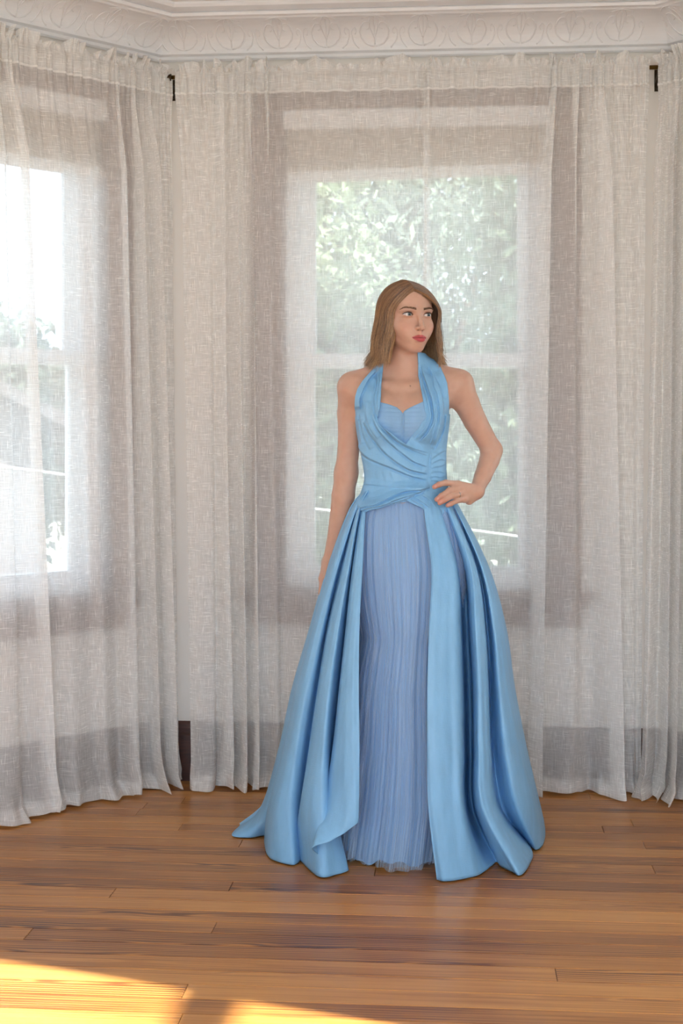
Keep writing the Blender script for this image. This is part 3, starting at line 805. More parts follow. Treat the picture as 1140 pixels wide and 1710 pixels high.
#            py    cx    a(px)  b(m)   cy
TORSO = [(600, 675, 3, .008, .030), (612, 675, 14, .025, .032), (625, 675, 30, .045, .032), (639, 674, 54, .062, .032), (652, 673, 70, .078, .028), (675, 673, 76.5, .098, .020), (700, 672, 76, .102, .015),
         (725, 672, 73, .098, .012), (750, 673, 69, .090, .010), (780, 676, 66, .083, .010), (802, 677.5, 65.5, .082, .010), (825, 676, 71, .090, .012),
         (850, 672, 80, .094, .018), (885, 669, 76, .094, .028), (925, 668, 72, .092, .03), (965, 668, 62, .080, .03)]
tz = [W(t[1], t[0]).z for t in TORSO]; tcx = [W(t[1], t[0]).x for t in TORSO]
tfn, _ = loft(tz, [t[2]*D0/F_PX for t in TORSO], [t[3] for t in TORSO], tcx, [D0 + t[4] for t in TORSO])

def add_torso(F):
    F.add(tfn, (tcx[0] - 0.2, D0 - 0.15, tz[-1]), (tcx[0] + 0.2, D0 + 0.2, tz[0]), 0.0)
    for px in (644, 702):
        c = W(px, 703, -0.066); F.ell(c, (0.047, 0.042, 0.047), 0.035)
    F.cone(W(675, 648, 0.035), W(676, 585, 0.022), 0.054, 0.047, 0.045)                    # neck
    for a, b in (((660, 612, .035), (588, 640, .022)), ((690, 612, .035), (768, 636, .022))):   # trapezius to shoulder
        F.cone(W(*a), W(*b), 0.034, 0.030, 0.035)
    for a, b in (((642, 676, -.052), (590, 650, .012)), ((702, 676, -.052), (762, 646, .012))):   # front of the shoulder
        F.cone(W(*a), W(*b), 0.032, 0.032, 0.03)
    for a, b in (((666, 645, -.036), (598, 637, .0)), ((682, 645, -.036), (756, 633, .0))):   # collar bones
        F.cone(W(*a), W(*b), 0.0085, 0.009, 0.022)

HEAD_C = W(679, 529.5, 0.0); YAW = math.radians(22)
HR = np.array(Matrix.Rotation(YAW, 3, 'Z'))
def H(x, y, z): return Vector(HR @ np.array([x, y, z])) + HEAD_C
def h_local(V): return (np.asarray(V) - np.array(HEAD_C)) @ HR

EYE_X, EYE_Y, EYE_Z, EYE_R = 0.0316, -0.0715, 0.000, 0.0131
def add_head(F):
    E = lambda c, r, k=0.012, mode='union': F.ell(H(*c), r, k, mode, HR)
    E((0, 0.018, 0.022), (0.070, 0.088, 0.080), 0.02)            # cranium
    E((0, -0.030, 0.034), (0.059, 0.053, 0.052), 0.030)          # forehead
    E((0, -0.028, -0.032), (0.0555, 0.056, 0.058), 0.030)        # mid face
    E((0, -0.038, -0.067), (0.0345, 0.045, 0.034), 0.028)        # jaw
    E((0, -0.066, -0.0905), (0.0145, 0.0160, 0.0130), 0.020)      # chin
    for sg in (-1, 1):
        F.cone(H(sg*0.050, 0.004, -0.046), H(sg*0.012, -0.059, -0.0925), 0.013, 0.010, 0.022)     # jaw line
        E((sg*0.038, -0.052, -0.030), (0.019, 0.024, 0.018), 0.024)                            # cheek bone
        E((sg*0.026, -0.064, -0.046), (0.016, 0.014, 0.020), 0.026)                            # soft cheek beside the mouth
        F.cone(H(sg*0.012, -0.0835, 0.014), H(sg*0.045, -0.066, 0.017), 0.0080, 0.0070, 0.016)   # brow ridge
        E((sg*0.0735, 0.016, -0.018), (0.007, 0.018, 0.030), 0.006)                             # ear
    for sg in (-1, 1): E((sg*EYE_X, -0.0965, -0.001), (0.0150, 0.0140, 0.0095), 0.012, 'sub')   # eye sockets
    # nose
    F.cone(H(0, -0.0865, 0.006), H(0, -0.1015, -0.026), 0.0058, 0.0064, 0.013)
    F.cone(H(0, -0.1015, -0.026), H(0, -0.1095, -0.0362), 0.0066, 0.0072, 0.006)
    F.cone(H(0, -0.1060, -0.040), H(0, -0.0930, -0.0475), 0.0055, 0.0050, 0.006)
    for sg in (-1, 1): E((sg*0.0093, -0.0955, -0.0400), (0.0058, 0.0095, 0.0058), 0.006)
    for sg in (-1, 1): E((sg*0.0056, -0.1010, -0.0462), (0.0027, 0.0050, 0.0028), 0.002, 'sub')
    # mouth
    E((0, -0.078, -0.068), (0.024, 0.0155, 0.020), 0.014)
    F.cone(H(0, -0.0945, -0.0545), H(0, -0.088, -0.046), 0.0042, 0.0040, 0.006)
    for sg in (-1, 1):
        F.cone(H(sg*0.0045, -0.0950, -0.0635), H(sg*0.0215, -0.0840, -0.0672), 0.0046, 0.0020, 0.004)
    F.cone(H(-0.0085, -0.0935, -0.0745), H(0.0085, -0.0935, -0.0745), 0.0062, 0.0062, 0.005)
    for sg in (-1, 1): F.cone(H(sg*0.0085, -0.0935, -0.0745), H(sg*0.0205, -0.0850, -0.0700), 0.0060, 0.0020, 0.004)
    for sg in (-1, 1): F.cone(H(0, -0.1015, -0.0685), H(sg*0.0215, -0.0885, -0.0685), 0.0016, 0.0010, 0.0022, 'sub')
    E((0, -0.096, -0.0865), (0.016, 0.0055, 0.0040), 0.006, 'sub')                             # dip under the lip
    # eyelids: a skin ball over each eye, opened by an almond
    for sg in (-1, 1):
        E((sg*EYE_X, EYE_Y, EYE_Z), (EYE_R + 0.0016,)*3, 0.005)
        c = np.array(H(sg*EYE_X, EYE_Y - 0.010, EYE_Z))
        def almond(x, y, z, c=c, sg=sg):
            dx, dy, dz = x - c[0], y - c[1], z - c[2]
            lx = HR[0, 0]*dx + HR[1, 0]*dy; ly = HR[0, 1]*dx + HR[1, 1]*dy; lz = dz
            o = lx*sg                                            # outwards
            t = np.clip(lx/0.0162, -1, 1); up = 0.0056*(1 - t*t)**0.75; dn = 0.0043*(1 - t*t)**0.9
            mid = 0.0010 + 0.06*o
            d = np.maximum(lz - mid - up, mid - dn - lz)
            return np.maximum(np.maximum(d, np.abs(lx) - 0.0158), np.abs(ly) - 0.014)
        F.add(almond, c - 0.02, c + 0.02, 0.0008, 'sub')

# arms and hands ------------------------------------------------------------
def finger(F, pts, r):
    p = [W(*q) for q in pts]; F.chain(p, r, 0.004)
HAND_TIPS = {}
def add_arms(F):
    # her right arm (left in the picture), hanging, hand half behind the skirt
    F.chain([W(588, 650, .032), W(584, 690, .055), W(583, 735, .062), W(578, 790, .062)], [.041, .0385, .0340, .0330], 0.035)
    F.chain([W(578, 790, .062), W(573, 828, .066), W(566, 870, .076), W(558, 908, .088), W(550, 938, .100)], [.0335, .0355, .0300, .0245, .0215], 0.02)
    wr = W(550, 940, .100)
    for kx, ky, kd, tips in ((538, 966, .088, ((536, 990, .084), (540, 1010, .094), (547, 1022, .108))), (541, 969, .104, ((538, 996, .100), (542, 1018, .108), (549, 1030, .120))),
                             (545, 970, .120, ((543, 996, .118), (547, 1016, .126), (553, 1027, .136))), (550, 968, .134, ((549, 990, .134), (552, 1006, .140), (557, 1015, .148)))):
        F.cone(wr, W(kx, ky, kd), .0185, .0125, 0.012)
        finger(F, [(kx, ky, kd)] + list(tips), [.0095, .0085, .0078, .0068])
    finger(F, [(548, 946, .085), (546, 962, .066), (547, 980, .056), (550, 992, .056)], [.0140, .0110, .0090, .0075])
    # her left arm (right in the picture), hand on the hip
    F.chain([W(766, 646, .022), W(778, 672, .030), W(793, 703, .042), W(821, 752, .060)], [.0400, .0395, .0350, .0300], 0.035)
    F.chain([W(821, 752, .060), W(817, 768, .048), W(806, 795, .014), W(796, 818, -.014)], [.0300, .0305, .0260, .0205], 0.015)
    wr = W(796, 820, -.016)
    for (kx, ky, kd), tips, r in (((764, 809, -.052), ((744, 806, -.078), (733, 809, -.091), (725, 813, -.094)), .0088),
                                  ((768, 815, -.056), ((750, 819, -.084), (737, 828, -.099), (729, 834, -.103)), .0090),
                                  ((771, 824, -.055), ((755, 828, -.081), (742, 835, -.096), (734, 840, -.100)), .0086),
                                  ((775, 833, -.050), ((763, 836, -.070), (753, 841, -.083), (747, 844, -.087)), .0078)):
        F.cone(wr, W(kx, ky, kd), .0175, .0120, 0.010)
        finger(F, [(kx, ky, kd)] + list(tips), [.0112, r, r*0.90, r*0.80])
    F.cone(W(795, 824, -.012), W(783, 836, -.030), .0165, .0130, 0.012)      # heel of the hand
    finger(F, [(790, 824, -.004), (779, 822, .020), (769, 819, .042), (762, 817, .056)], [.0145, .0115, .0095, .0080])   # thumb behind the waist

def add_legs(F):
    for px, fx in ((648, 645), (690, 693)):
        F.chain([W(px, 930, .02), W(fx, 1160, .0), W(fx, 1180, .01), W(fx, 1375, .02)], [.068, .046, .046, .034], 0.03)
        a = W(fx, 1375, .02); F.chain([Vector((a.x, a.y, 0.075)), Vector((a.x, a.y + 0.02, 0.040)), Vector((a.x, a.y - 0.08, 0.034)), Vector((a.x, a.y - 0.12, 0.026))], [.036, .034, .032, .022], 0.01)

hx0, hx1 = HEAD_C.x - 0.098, W(806, 800).x
xs = axis([(W(520, 900, .1).x - 0.02, hx0, .0042), (hx0, hx1, .0018), (hx1, hx1 + 0.10, .0042)])
ys = axis([(D0 - 0.205, D0 - 0.125, .006), (D0 - 0.125, D0 + 0.050, .0018), (D0 + 0.050, D0 + 0.215, .0045)])
zA, zB, zC_, zD = W(0, 855).z, W(0, 792).z, W(0, 600).z, W(0, 462).z
zs = axis([(-0.004, W(0, 1040).z, .012), (W(0, 1040).z, zA, .0048), (zA, zB, .0018), (zB, zC_, .0040), (zC_, zD, .0016)])
BF = Field(xs, ys, zs)
add_torso(BF); add_legs(BF); add_arms(BF); add_head(BF)
V, Q = BF.mesh(); del BF

person = empty('person', (W(672, 1420).x, D0, 0))
me = bpy.data.meshes.new('body'); me.from_pydata(V.tolist(), [], Q.tolist()); me.polygons.foreach_set('use_smooth', [True]*len(me.polygons))
# skin colouring: lips, blush, soft eye make-up with painted lid-crease shade, a mole
L = h_local(V); lx, ly, lz = L[:, 0], L[:, 1], L[:, 2]
base = np.array(srgb(198, 158, 138)[:3]); Cc_ = np.tile(base, (len(V), 1))
def blend(mask, col):
    global Cc_
    m = np.clip(mask, 0, 1)[:, None]; Cc_ = Cc_*(1 - m) + np.array(srgb(*col)[:3])*m
front = (ly < -0.060) & (lz > -0.12) & (np.abs(lx) < 0.08)
for sg in (-1, 1):
    blend(front*0.14*np.exp(-(((lx - sg*0.042)/0.020)**2 + ((lz + 0.032)/0.018)**2)), (214, 128, 108))
    blend(front*0.70*np.exp(-(((lx - sg*0.033)/0.017)**2 + ((lz - 0.0085)/0.0048)**2)), (146, 92, 70)); blend(front*0.45*np.exp(-(((lx - sg*0.032)/0.016)**2 + ((lz + 0.0065)/0.0030)**2)), (160, 106, 86))
ax_ = np.abs(lx)
tt = np.clip(ax_/0.0245, 0, 1)
zm_ = -0.0684 + 0.0016*tt**2
zu = zm_ + 0.0098*(1 - tt**1.6) - 0.0018*np.exp(-(lx/0.0035)**2); zl = zm_ - 0.0126*(1 - tt**2.2)
lip = np.minimum((zu - lz)/0.0022 + 0.35, (lz - zl)/0.0022 + 0.35)
blend(np.where(front & (ax_ < 0.0265), np.clip(lip, 0, 1)*np.clip((0.0255 - ax_)/0.003, 0, 1), 0), (182, 84, 88))
blend(np.where(front & (ax_ < 0.021), np.exp(-((lz + 0.0685)/0.0011)**2)*0.8, 0), (110, 36, 42))  # shade in the parting of the lips, painted into the colour
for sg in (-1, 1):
    blend(front*np.exp(-(((lx - sg*0.0062)/0.0030)**2 + ((lz + 0.0468)/0.0018)**2))*0.7, (110, 60, 48))  # nostril shade painted into the skin colour
mole = np.array(W(685, 644.5, -0.05)); dm = np.hypot(V[:, 0] - mole[0], V[:, 2] - mole[2])
blend(((V[:, 1] < D0) & (dm < 0.01))*np.exp(-(dm/0.0019)**4), (96, 58, 46))
for px, py in ((725, 813), (729, 835), (734, 841), (747, 845)):
    q = np.array(W(px, py, -.1)); dn_ = np.hypot(V[:, 0] - q[0], V[:, 2] - q[2]); blend((V[:, 1] < D0 - 0.04)*0.35*np.exp(-(dn_/0.016)**2), (206, 120, 110))
ca = me.color_attributes.new('Col', 'FLOAT_COLOR', 'POINT')
ca.data.foreach_set('color', np.concatenate([Cc_, np.ones((len(V), 1))], 1).astype(np.float32).ravel())
me.materials.append(M['skin'])
body = bpy.data.objects.new('body', me); COL.objects.link(body); adopt(body, person)
tag(person, 'woman in a long pale blue halter gown, left hand on her hip', 'person')

def sub(o, par):                                   # world-space mesh as a sub-part of a part already under the person
    o.parent = par; return o

# eyes
gaze = HR @ np.array([math.sin(math.radians(7)), -math.cos(math.radians(7)), 0.02]); gaze = gaze/np.linalg.norm(gaze)
for sg in (-1, 1):
    c = H(sg*EYE_X, EYE_Y, EYE_Z); mb = MB().sphere(c, EYE_R, 48, 32); vv = np.array(mb.v) - np.array(c); n_ = vv/EYE_R
    ang = np.degrees(np.arccos(np.clip(n_ @ gaze, -1, 1)))
    col = np.tile(np.array(srgb(214, 206, 202)[:3]), (len(vv), 1))
    col[ang < 28] = srgb(70, 82, 86)[:3]; col[ang < 25] = srgb(116, 132, 138)[:3]; col[ang < 17] = srgb(98, 110, 110)[:3]; col[ang < 11] = srgb(14, 12, 12)[:3]
    e = mesh_obj('eye', mb.v, mb.f, M['eye'], None, True, recalc=True)
    at = e.data.color_attributes.new('Col', 'FLOAT_COLOR', 'POINT'); at.data.foreach_set('color', np.concatenate([col, np.ones((len(vv), 1))], 1).astype(np.float32).ravel())
    sub(e, body)
    # upper lash line and brow, as thin tufts of hair
    pts = []
    for k in range(15):
        t = -1 + 2*k/14; x = t*0.0154; o_ = x*sg
        z = 0.0010 + 0.06*o_ + 0.0056*max(0, 1 - t*t)**0.75 + 0.0002
        yy = -math.sqrt(max(1e-8, (EYE_R + 0.0018)**2 - x*x - z*z))
        pts.append(H(sg*EYE_X + x, EYE_Y + yy - 0.0004, EYE_Z + z))
    mb = MB().tube(pts, [0.0008 + 0.0010*math.sin(math.pi*k/14) for k in range(15)], 6)
    for k in range(2, 15):
        p = pts[k]; t = -1 + 2*k/14; d = Vector(HR @ np.array([t*0.5 + 0.3*sg, -0.75, 0.55])).normalized()
        mb.tube([p, p + d*0.0024, p + d*0.0040 + Vector((0, 0, 0.0012))], [0.0005, 0.0003, 0.0001], 4)
    sub(mb.build('eyelashes', M['lash'], None, True), body)

def head_surface_y(x, z):                            # front of the face under a local (x, z)
    m = (np.abs(lx - x) < 0.003) & (np.abs(lz - z) < 0.003)
    return float(ly[m].min()) if m.any() else -0.08
for sg in (-1, 1):
    mb = MB(); key = [(0.0120, 0.0162), (0.022, 0.0188), (0.036, 0.0214), (0.045, 0.0206), (0.053, 0.0162)]
    cur = catmull(key, 40)
    for j in range(40):
        for r_ in range(9):
            x, z = cur[j]; th = 0.0040*(1 - (j/39)**1.8) + 0.0007
            z2 = z + (rng.random() - 0.5)*2*th*0.70; x = x + rng.uniform(-0.0012, 0.0012)
            y = head_surface_y(sg*x, z2) - 0.0004
            l_ = 0.0052; dx_ = 0.8*l_; dz_ = (0.38 - 0.72*j/39 + rng.uniform(-0.15, 0.15))*l_
            p0 = H(sg*x, y, z2); p1 = H(sg*(x + dx_*0.6), head_surface_y(sg*(x + dx_*0.6), z2 + dz_*0.6) - 0.0008, z2 + dz_*0.6)
            mb.tube([p0, p1], [0.00040, 0.00022], 3, False)
    sub(mb.build('eyebrow', M['brow'], None, False), body)

# nails
for (px, py, dy_, px2, py2) in ((727, 812, -.1015, 736, 809), (731, 832.5, -.111, 739, 828), (736, 839, -.1075, 744, 834), (749, 843, -.094, 756, 840)):
    a = W(px, py, dy_); d_ = (W(px2, py2, dy_) - a).normalized()
    q = MB().sphere((0, 0, 0), (0.0056, 0.0016, 0.0042), 12, 8)
    ang = math.atan2(d_.z, d_.x); cR, sR = math.cos(ang), math.sin(ang)
    q.v = [(a.x + x*cR - z*sR, a.y + y, a.z + x*sR + z*cR) for x, y, z in q.v]
    sub(q.build('fingernail', M['nail'], None, True), body)

# ring on her ring finger
c = W(764.5, 826, -.066); d_ = (W(755, 828, -.081) - W(771, 824, -.055)).normalized()
s_ = d_.cross(Vector((0, 0, 1))).normalized(); t_ = s_.cross(d_)
RR = 0.0100
rp = [c + (s_*math.cos(a) + t_*math.sin(a))*RR for a in np.linspace(0, 2*math.pi, 29)]
ringo = adopt(MB().tube(rp, 0.0011, 8, False).build('ring', M['silver'], None, True), person); ringo['label'] = 'silver ring with a clear round stone'
fd = Vector((0, -1, 0.25)); fd = (fd - d_*fd.dot(d_)).normalized()
gm = MB(); g0 = c + fd*(RR + 0.0006)
gm.poly([g0 + (s_*math.cos(a) + d_*math.sin(a))*0.0026 for a in np.linspace(0, 2*math.pi, 9)[:8]] + [g0 + fd*0.0030 + (s_*math.cos(a) + d_*math.sin(a))*0.0036 for a in np.linspace(0, 2*math.pi, 9)[:8]]
        + [g0 + fd*0.0044 + (s_*math.cos(a) + d_*math.sin(a))*0.0022 for a in np.linspace(0, 2*math.pi, 9)[:8]],
        [tuple(range(7, -1, -1)), tuple(range(16, 24))] + [(i, (i+1) % 8, 8 + (i+1) % 8, 8 + i) for i in range(8)] + [(8+i, 8+(i+1) % 8, 16+(i+1) % 8, 16+i) for i in range(8)])
sub(gm.build('ring_stone', M['gem']), ringo)

# hair: a sheet on each side of the parting, and strands over it
def hair_pt(sg, s, t, lay, ph, rnd):
    """s: 0 at the face .. 1 at the back of the head; t: 0 root .. 1 tip; lay: 0 inner .. 1 outer"""
    s = np.asarray(s, float); t = np.asarray(t, float)
    C0 = np.array([0, 0.018, 0.022]); RD = np.array([0.0755, 0.1050, 0.0845])*(1 + 0.085*lay)
    yr = -0.071 + 0.134*s; xr = -0.010 + 0*s
    n0 = np.stack([(xr - C0[0])/RD[0], (yr - C0[1])/RD[1]], -1); n0z = np.sqrt(np.clip(1 - (n0**2).sum(-1), 0.02, 1))
    n0 = np.concatenate([n0, n0z[..., None]], -1)
    th = np.radians((55 if sg < 0 else 52) + (183 - 52)*s**0.95)
    n1 = np.stack([sg*np.sin(th), -np.cos(th), -0.12 + 0*th], -1); n1 /= np.linalg.norm(n1, axis=-1)[..., None]
    tc = np.clip(t/0.48, 0, 1)
    w = np.arccos(np.clip((n0*n1).sum(-1), -0.999, 0.999))
    P = (np.sin((1 - tc)*w)/np.sin(w))[..., None]*n0 + (np.sin(tc*w)/np.sin(w))[..., None]*n1
    X = C0 + P*RD
    # fall below the ears
    f = np.clip((t - 0.48)/0.52, 0, 1)
    zend = -0.140 + 0.006*np.sin(9*s + ph) + 0.013*rnd - 0.006*(1 - lay)
    z0 = X[..., 2]
    X[..., 2] = np.where(f > 0, z0 + (zend - z0)*f, z0)
    out = (0.022 if sg < 0 else 0.012)*f**1.2*(0.4 + 0.6*np.sin(np.clip(th, 0, math.pi)))*(0.55 + 0.45*lay)
    wave = 0.0200*np.sin(f*(9.0 if sg < 0 else 10.0) + ph + 4*s + 0.6)*f*(1 - 0.25*f)
    flip = 0.007*np.clip((f - 0.75)/0.25, 0, 1)**2*(1 if sg < 0 else (0.9 if True else 0))
    dirx, diry = sg*np.sin(th), -np.cos(th)
    vol = 0.0 if sg < 0 else 0.024*np.clip((t - 0.03)/0.45, 0, 1)**1.1*np.exp(-(np.clip(s - 0.35, 0, 1)/0.45)**2)
    r_ = out + wave + flip + vol
    # the front locks tuck inwards below the cheek
    tuck = -0.016*np.exp(-(s/0.10)**2)*np.sin(np.clip(f, 0, 1)*math.pi)
    X[..., 0] += dirx*(r_ + tuck); X[..., 1] += diry*r_ + 0.012*f*np.exp(-(s/0.15)**2)
    ax = X.ndim - 2                                   # ease the turn over the temple
    for _ in range(7):
        Y = X.copy(); n = X.shape[ax]
        mid = (slice(None),)*ax + (slice(1, n - 1),); lo_ = (slice(None),)*ax + (slice(0, n - 2),); hi_ = (slice(None),)*ax + (slice(2, n),)
        Y[mid] = 0.25*X[lo_] + 0.5*X[mid] + 0.25*X[hi_]; X = Y
    return X @ HR.T + np.array(HEAD_C)
hv, hf, hc = [], [], []
def hair_col(n_, light, tip):
    a = np.array(srgb(104, 70, 46)[:3]); b = np.array(srgb(184, 138, 94)[:3]); c2 = np.array(srgb(222, 180, 132)[:3])
    return a*(1 - light) + (b*(1 - tip) + c2*tip)*light
nv = 0
TT = np.linspace(0, 1, 26)
for sg in (-1, 1):
    for lay in (0.15, 0.55):
        ss = np.linspace(0, 1, 46); S, T_ = np.meshgrid(ss, TT, indexing='ij')
        P = hair_pt(sg, S, T_, lay, 0.5, 0.0).reshape(-1, 3)
        hv.append(P); hf.append(grid_faces(46, 26) + nv)
        hc.append(np.array([hair_col(1, 0.45 + 0.25*t, t) for t in T_.ravel()])); nv += len(P)
hr = np.random.default_rng(4)
TS = np.linspace(0, 1, 26)
for sg in (-1, 1):
    NS = 1900
    clump = hr.random(60)
    for i in range(NS):
        s0 = hr.random()**1.15; lay = 0.35 + 0.75*hr.random(); k = int(s0*59); ph = clump[k]*2.2 + hr.normal()*0.25
        s_arr = np.clip(s0 + (clump[k] - 0.5)*0.05*TS + hr.normal()*0.010*TS**2, 0, 1.05)
        P = hair_pt(sg, s_arr, TS, lay, ph, hr.normal()*0.7)
        if hr.random() < 0.06: P = P + hr.normal(size=3)*0.006*TS[:, None]**1.5
        d = np.gradient(P, axis=0); d /= np.linalg.norm(d, axis=1)[:, None] + 1e-9
        up = P - np.array(HEAD_C); up /= np.linalg.norm(up, axis=1)[:, None]
        e1 = np.cross(d, up); e1 /= np.linalg.norm(e1, axis=1)[:, None] + 1e-9; e2 = np.cross(d, e1)
        rad = (0.00085*(1 - 0.75*TS**3)*(0.6 + 0.7*hr.random()))[:, None]
        ringv = np.stack([P + e1*rad, P - 0.5*e1*rad + 0.7*e2*rad, P - 0.5*e1*rad - 0.7*e2*rad], 1).reshape(-1, 3)
        m = len(TS); a = np.arange(m - 1)[:, None]*3; j = np.arange(3)[None, :]
        hf.append(np.stack([a + j, a + (j + 1) % 3, a + 3 + (j + 1) % 3, a + 3 + j], -1).reshape(-1, 4) + nv)
        lt = np.clip(0.15 + 0.55*clump[(k*7) % 60] + 0.45*hr.normal()*0.6 + 0.15, 0.05, 1.15)
        cc_ = np.array([hair_col(1, lt*(0.45 + 0.55*t), t) for t in TS]); hc.append(np.repeat(cc_, 3, 0)); hv.append(ringv); nv += len(ringv)
hair = mesh_obj('hair', np.concatenate(hv), np.concatenate(hf), M['hair'], None, True)
at = hair.data.color_attributes.new('Col', 'FLOAT_COLOR', 'POINT'); hc = np.concatenate(hc)
at.data.foreach_set('color', np.concatenate([hc, np.ones((len(hc), 1))], 1).astype(np.float32).ravel())
adopt(hair, person); hair['label'] = 'light brown hair, shoulder length, parted near the middle'

# ------------------------------------------------------------------ the gown
def px_of(x, y, z): return CX + F_PX*x/y, CY + F_PX*(CAM_H - z)/y
def poly_sd(px, py, poly):
    """signed distance (pixels) to a polygon, negative inside"""
    P = np.array(poly, float); d = np.full(px.shape, 1e9); ins = np.zeros(px.shape, bool)
    for i in range(len(P)):
        a = P[i]; b = P[(i + 1) % len(P)]; ex, ey = b - a; wx, wy = px - a[0], py - a[1]
        t = np.clip((wx*ex + wy*ey)/(ex*ex + ey*ey + 1e-9), 0, 1)
        d = np.minimum(d, (wx - ex*t)**2 + (wy - ey*t)**2)
        c = ((a[1] > py) != (b[1] > py)) & (px < (b[0] - a[0])*(py - a[1])/(b[1] - a[1] + 1e-12) + a[0])
        ins ^= c
    return np.sqrt(d)*np.where(ins, -1, 1)
def pleat(px, py, pts, amp, width, side=1, soft=0.65, groove=0.22):
    """a layer of cloth ending at the curve: proud on one side, falling away behind, a crease at its edge"""
    P = catmull(np.array(pts, float), 60); best = np.full(px.shape, 1e9); sg = np.zeros(px.shape); tt_ = np.zeros(px.shape)
    for i in range(59):
        a, b = P[i], P[i + 1]; ex, ey = b - a; wx, wy = px - a[0], py - a[1]
        t = np.clip((wx*ex + wy*ey)/(ex*ex + ey*ey + 1e-9), 0, 1)
        d = (wx - ex*t)**2 + (wy - ey*t)**2; m = d < best
        best = np.where(m, d, best); sg = np.where(m, -(ex*wy - ey*wx), sg); tt_ = np.where(m, (i + t)/59, tt_)
    d = np.sqrt(best); sd = np.where(sg >= 0, d, -d)*side
    fade = np.clip(np.minimum(tt_, 1 - tt_)/0.10, 0, 1); fade = fade*fade*(3 - 2*fade)
    h = amp*(0.5 + 0.5*np.tanh(sd/soft))*np.clip(1 - np.maximum(sd, 0)/(width*2.1), 0, 1)
    h -= amp*groove*np.exp(-((sd + 1.8)/1.8)**2)
    return h*fade

def bodice_height(px, py):
    h = np.zeros(px.shape); U = lambda pts, a, w, s=1, **k: pleat(px, py, pts, a, w, s, **k)
    mm = 0.001
    # left strap and the wrap that crosses to her left waist
    h += U([(634,610),(630,630),(629,645),(625,661),(625,675),(627,688),(632,704),(643,719),(655,731),(668,741),(690,752),(718,762)], 5*mm, 9)
    h += U([(638,612),(634,635),(631,655),(629,672),(630,690),(634,709),(648,723),(668,739),(692,750),(718,757)], 4*mm, 6)
    h += U([(622,690),(624,705),(631,719),(643,733),(655,744),(671,757),(692,772),(716,780)], 6*mm, 11)
    h += U([(607,703),(615,721),(626,736),(638,752),(655,767),(678,782),(696,788),(716,792)], 7*mm, 14)
    h += U([(594,738),(602,755),(615,766),(633,774),(654,782),(675,791),(692,797),(716,802)], 6*mm, 13)
    h += U([(632,616),(619,629),(610,644),(605,654),(601,668),(602,684)], 5*mm, 12, -1)
    h += U([(600,690),(603,710),(608,730),(618,752)], 2.5*mm, 7)
    h += U([(612,668),(610,690),(617,715),(630,735)], 2*mm, 8)
    h += U([(597,700),(599,720),(603,742)], 2*mm, 6)
    # right strap
    h += U([(703,607),(707,622),(712.6,640),(716,653),(720.5,668),(722,683),(723,696),(720.5,707),(714,721),(707,730),(697,738)], 7*mm, 11, 1)
    h += U([(702,618),(705,632),(709,654),(713.5,675),(716,692),(713,708),(702,723),(690,734)], 3.5*mm, 6, 1)
    h += U([(717,607),(723,626),(725,646),(730,660),(733,690),(729,715),(722,742)], 3.5*mm, 8, 1)
    h += U([(724,622),(734,644),(738,660),(741,679),(739,701),(733,721),(727,745)], 5*mm, 9, -1)
    h += U([(726,672),(727,701),(724,718),(718,742)], 3*mm, 6, 1)
    h += U([(733,690),(732,712),(725,735),(720,750)], 2.5*mm, 5, 1)
    h += U([(746,690),(744,712),(736,735),(724,755)], 3*mm, 7, 1)
    h += U([(738,613),(745,628),(748,645),(749,668)], 2.5*mm, 6, -1)
    # gathers at her left side seam
    for k, (ya, yb) in enumerate(((768, 756), (775, 768), (783, 779), (790, 789), (797, 798), (803, 807))):
        h += U([(720, ya), (728, ya*0.6 + yb*0.4 - 1), (738, yb), (747, yb + (3 if k % 2 else -3))], 1.5*mm, 3, 1)
    h += U([(721,755),(719,775),(718,800)], 2*mm, 4, 1)
    for k in range(7):                      # soft puckers across the midriff
        x0 = 612 + k*13; h += U([(x0, 784 + k*1.5), (x0 + 5, 797 + k), (x0 + 7, 810)], 0.7*mm, 4, 1, soft=2.0, groove=0.1)
    # waist seam
    h += U([(604,809),(625,811),(650,813),(685,815.5),(718,815.5)], 2.5*mm, 5, 1)
    # drapery swept up from the hips to the knot
    h += U([(596,850),(610,846),(629,841),(657,827),(678,820),(703,818),(719,814)], 8*mm, 9, 1)
    h += U([(600,856),(612,850),(641,843),(655,836.5),(678,829),(692,825),(714,818)], 8*mm, 8, 1)
    h += U([(605,860),(616,853),(636,849),(650,842),(664,838),(678,833),(696,826)], 8*mm, 8, 1)
    h += U([(674,833),(684,839),(695,845),(705,850),(709,862)], 4*mm, 5, 1)
    h += U([(682,832),(693,838),(704,844),(712,853),(719,866)], 5*mm, 6, 1)
    h += U([(690,829),(702,837),(713,845),(722,856),(730,868)], 5*mm, 7, 1)
    h += U([(702,826),(716,835),(726,848),(735,866)], 3.5*mm, 8, 1)
    h += 7*mm*np.clip((py - 822)/26, 0, 1)
    h += 5*mm*np.exp(-(((px - 706)/14)**2 + ((py - 820)/7)**2))
    return h

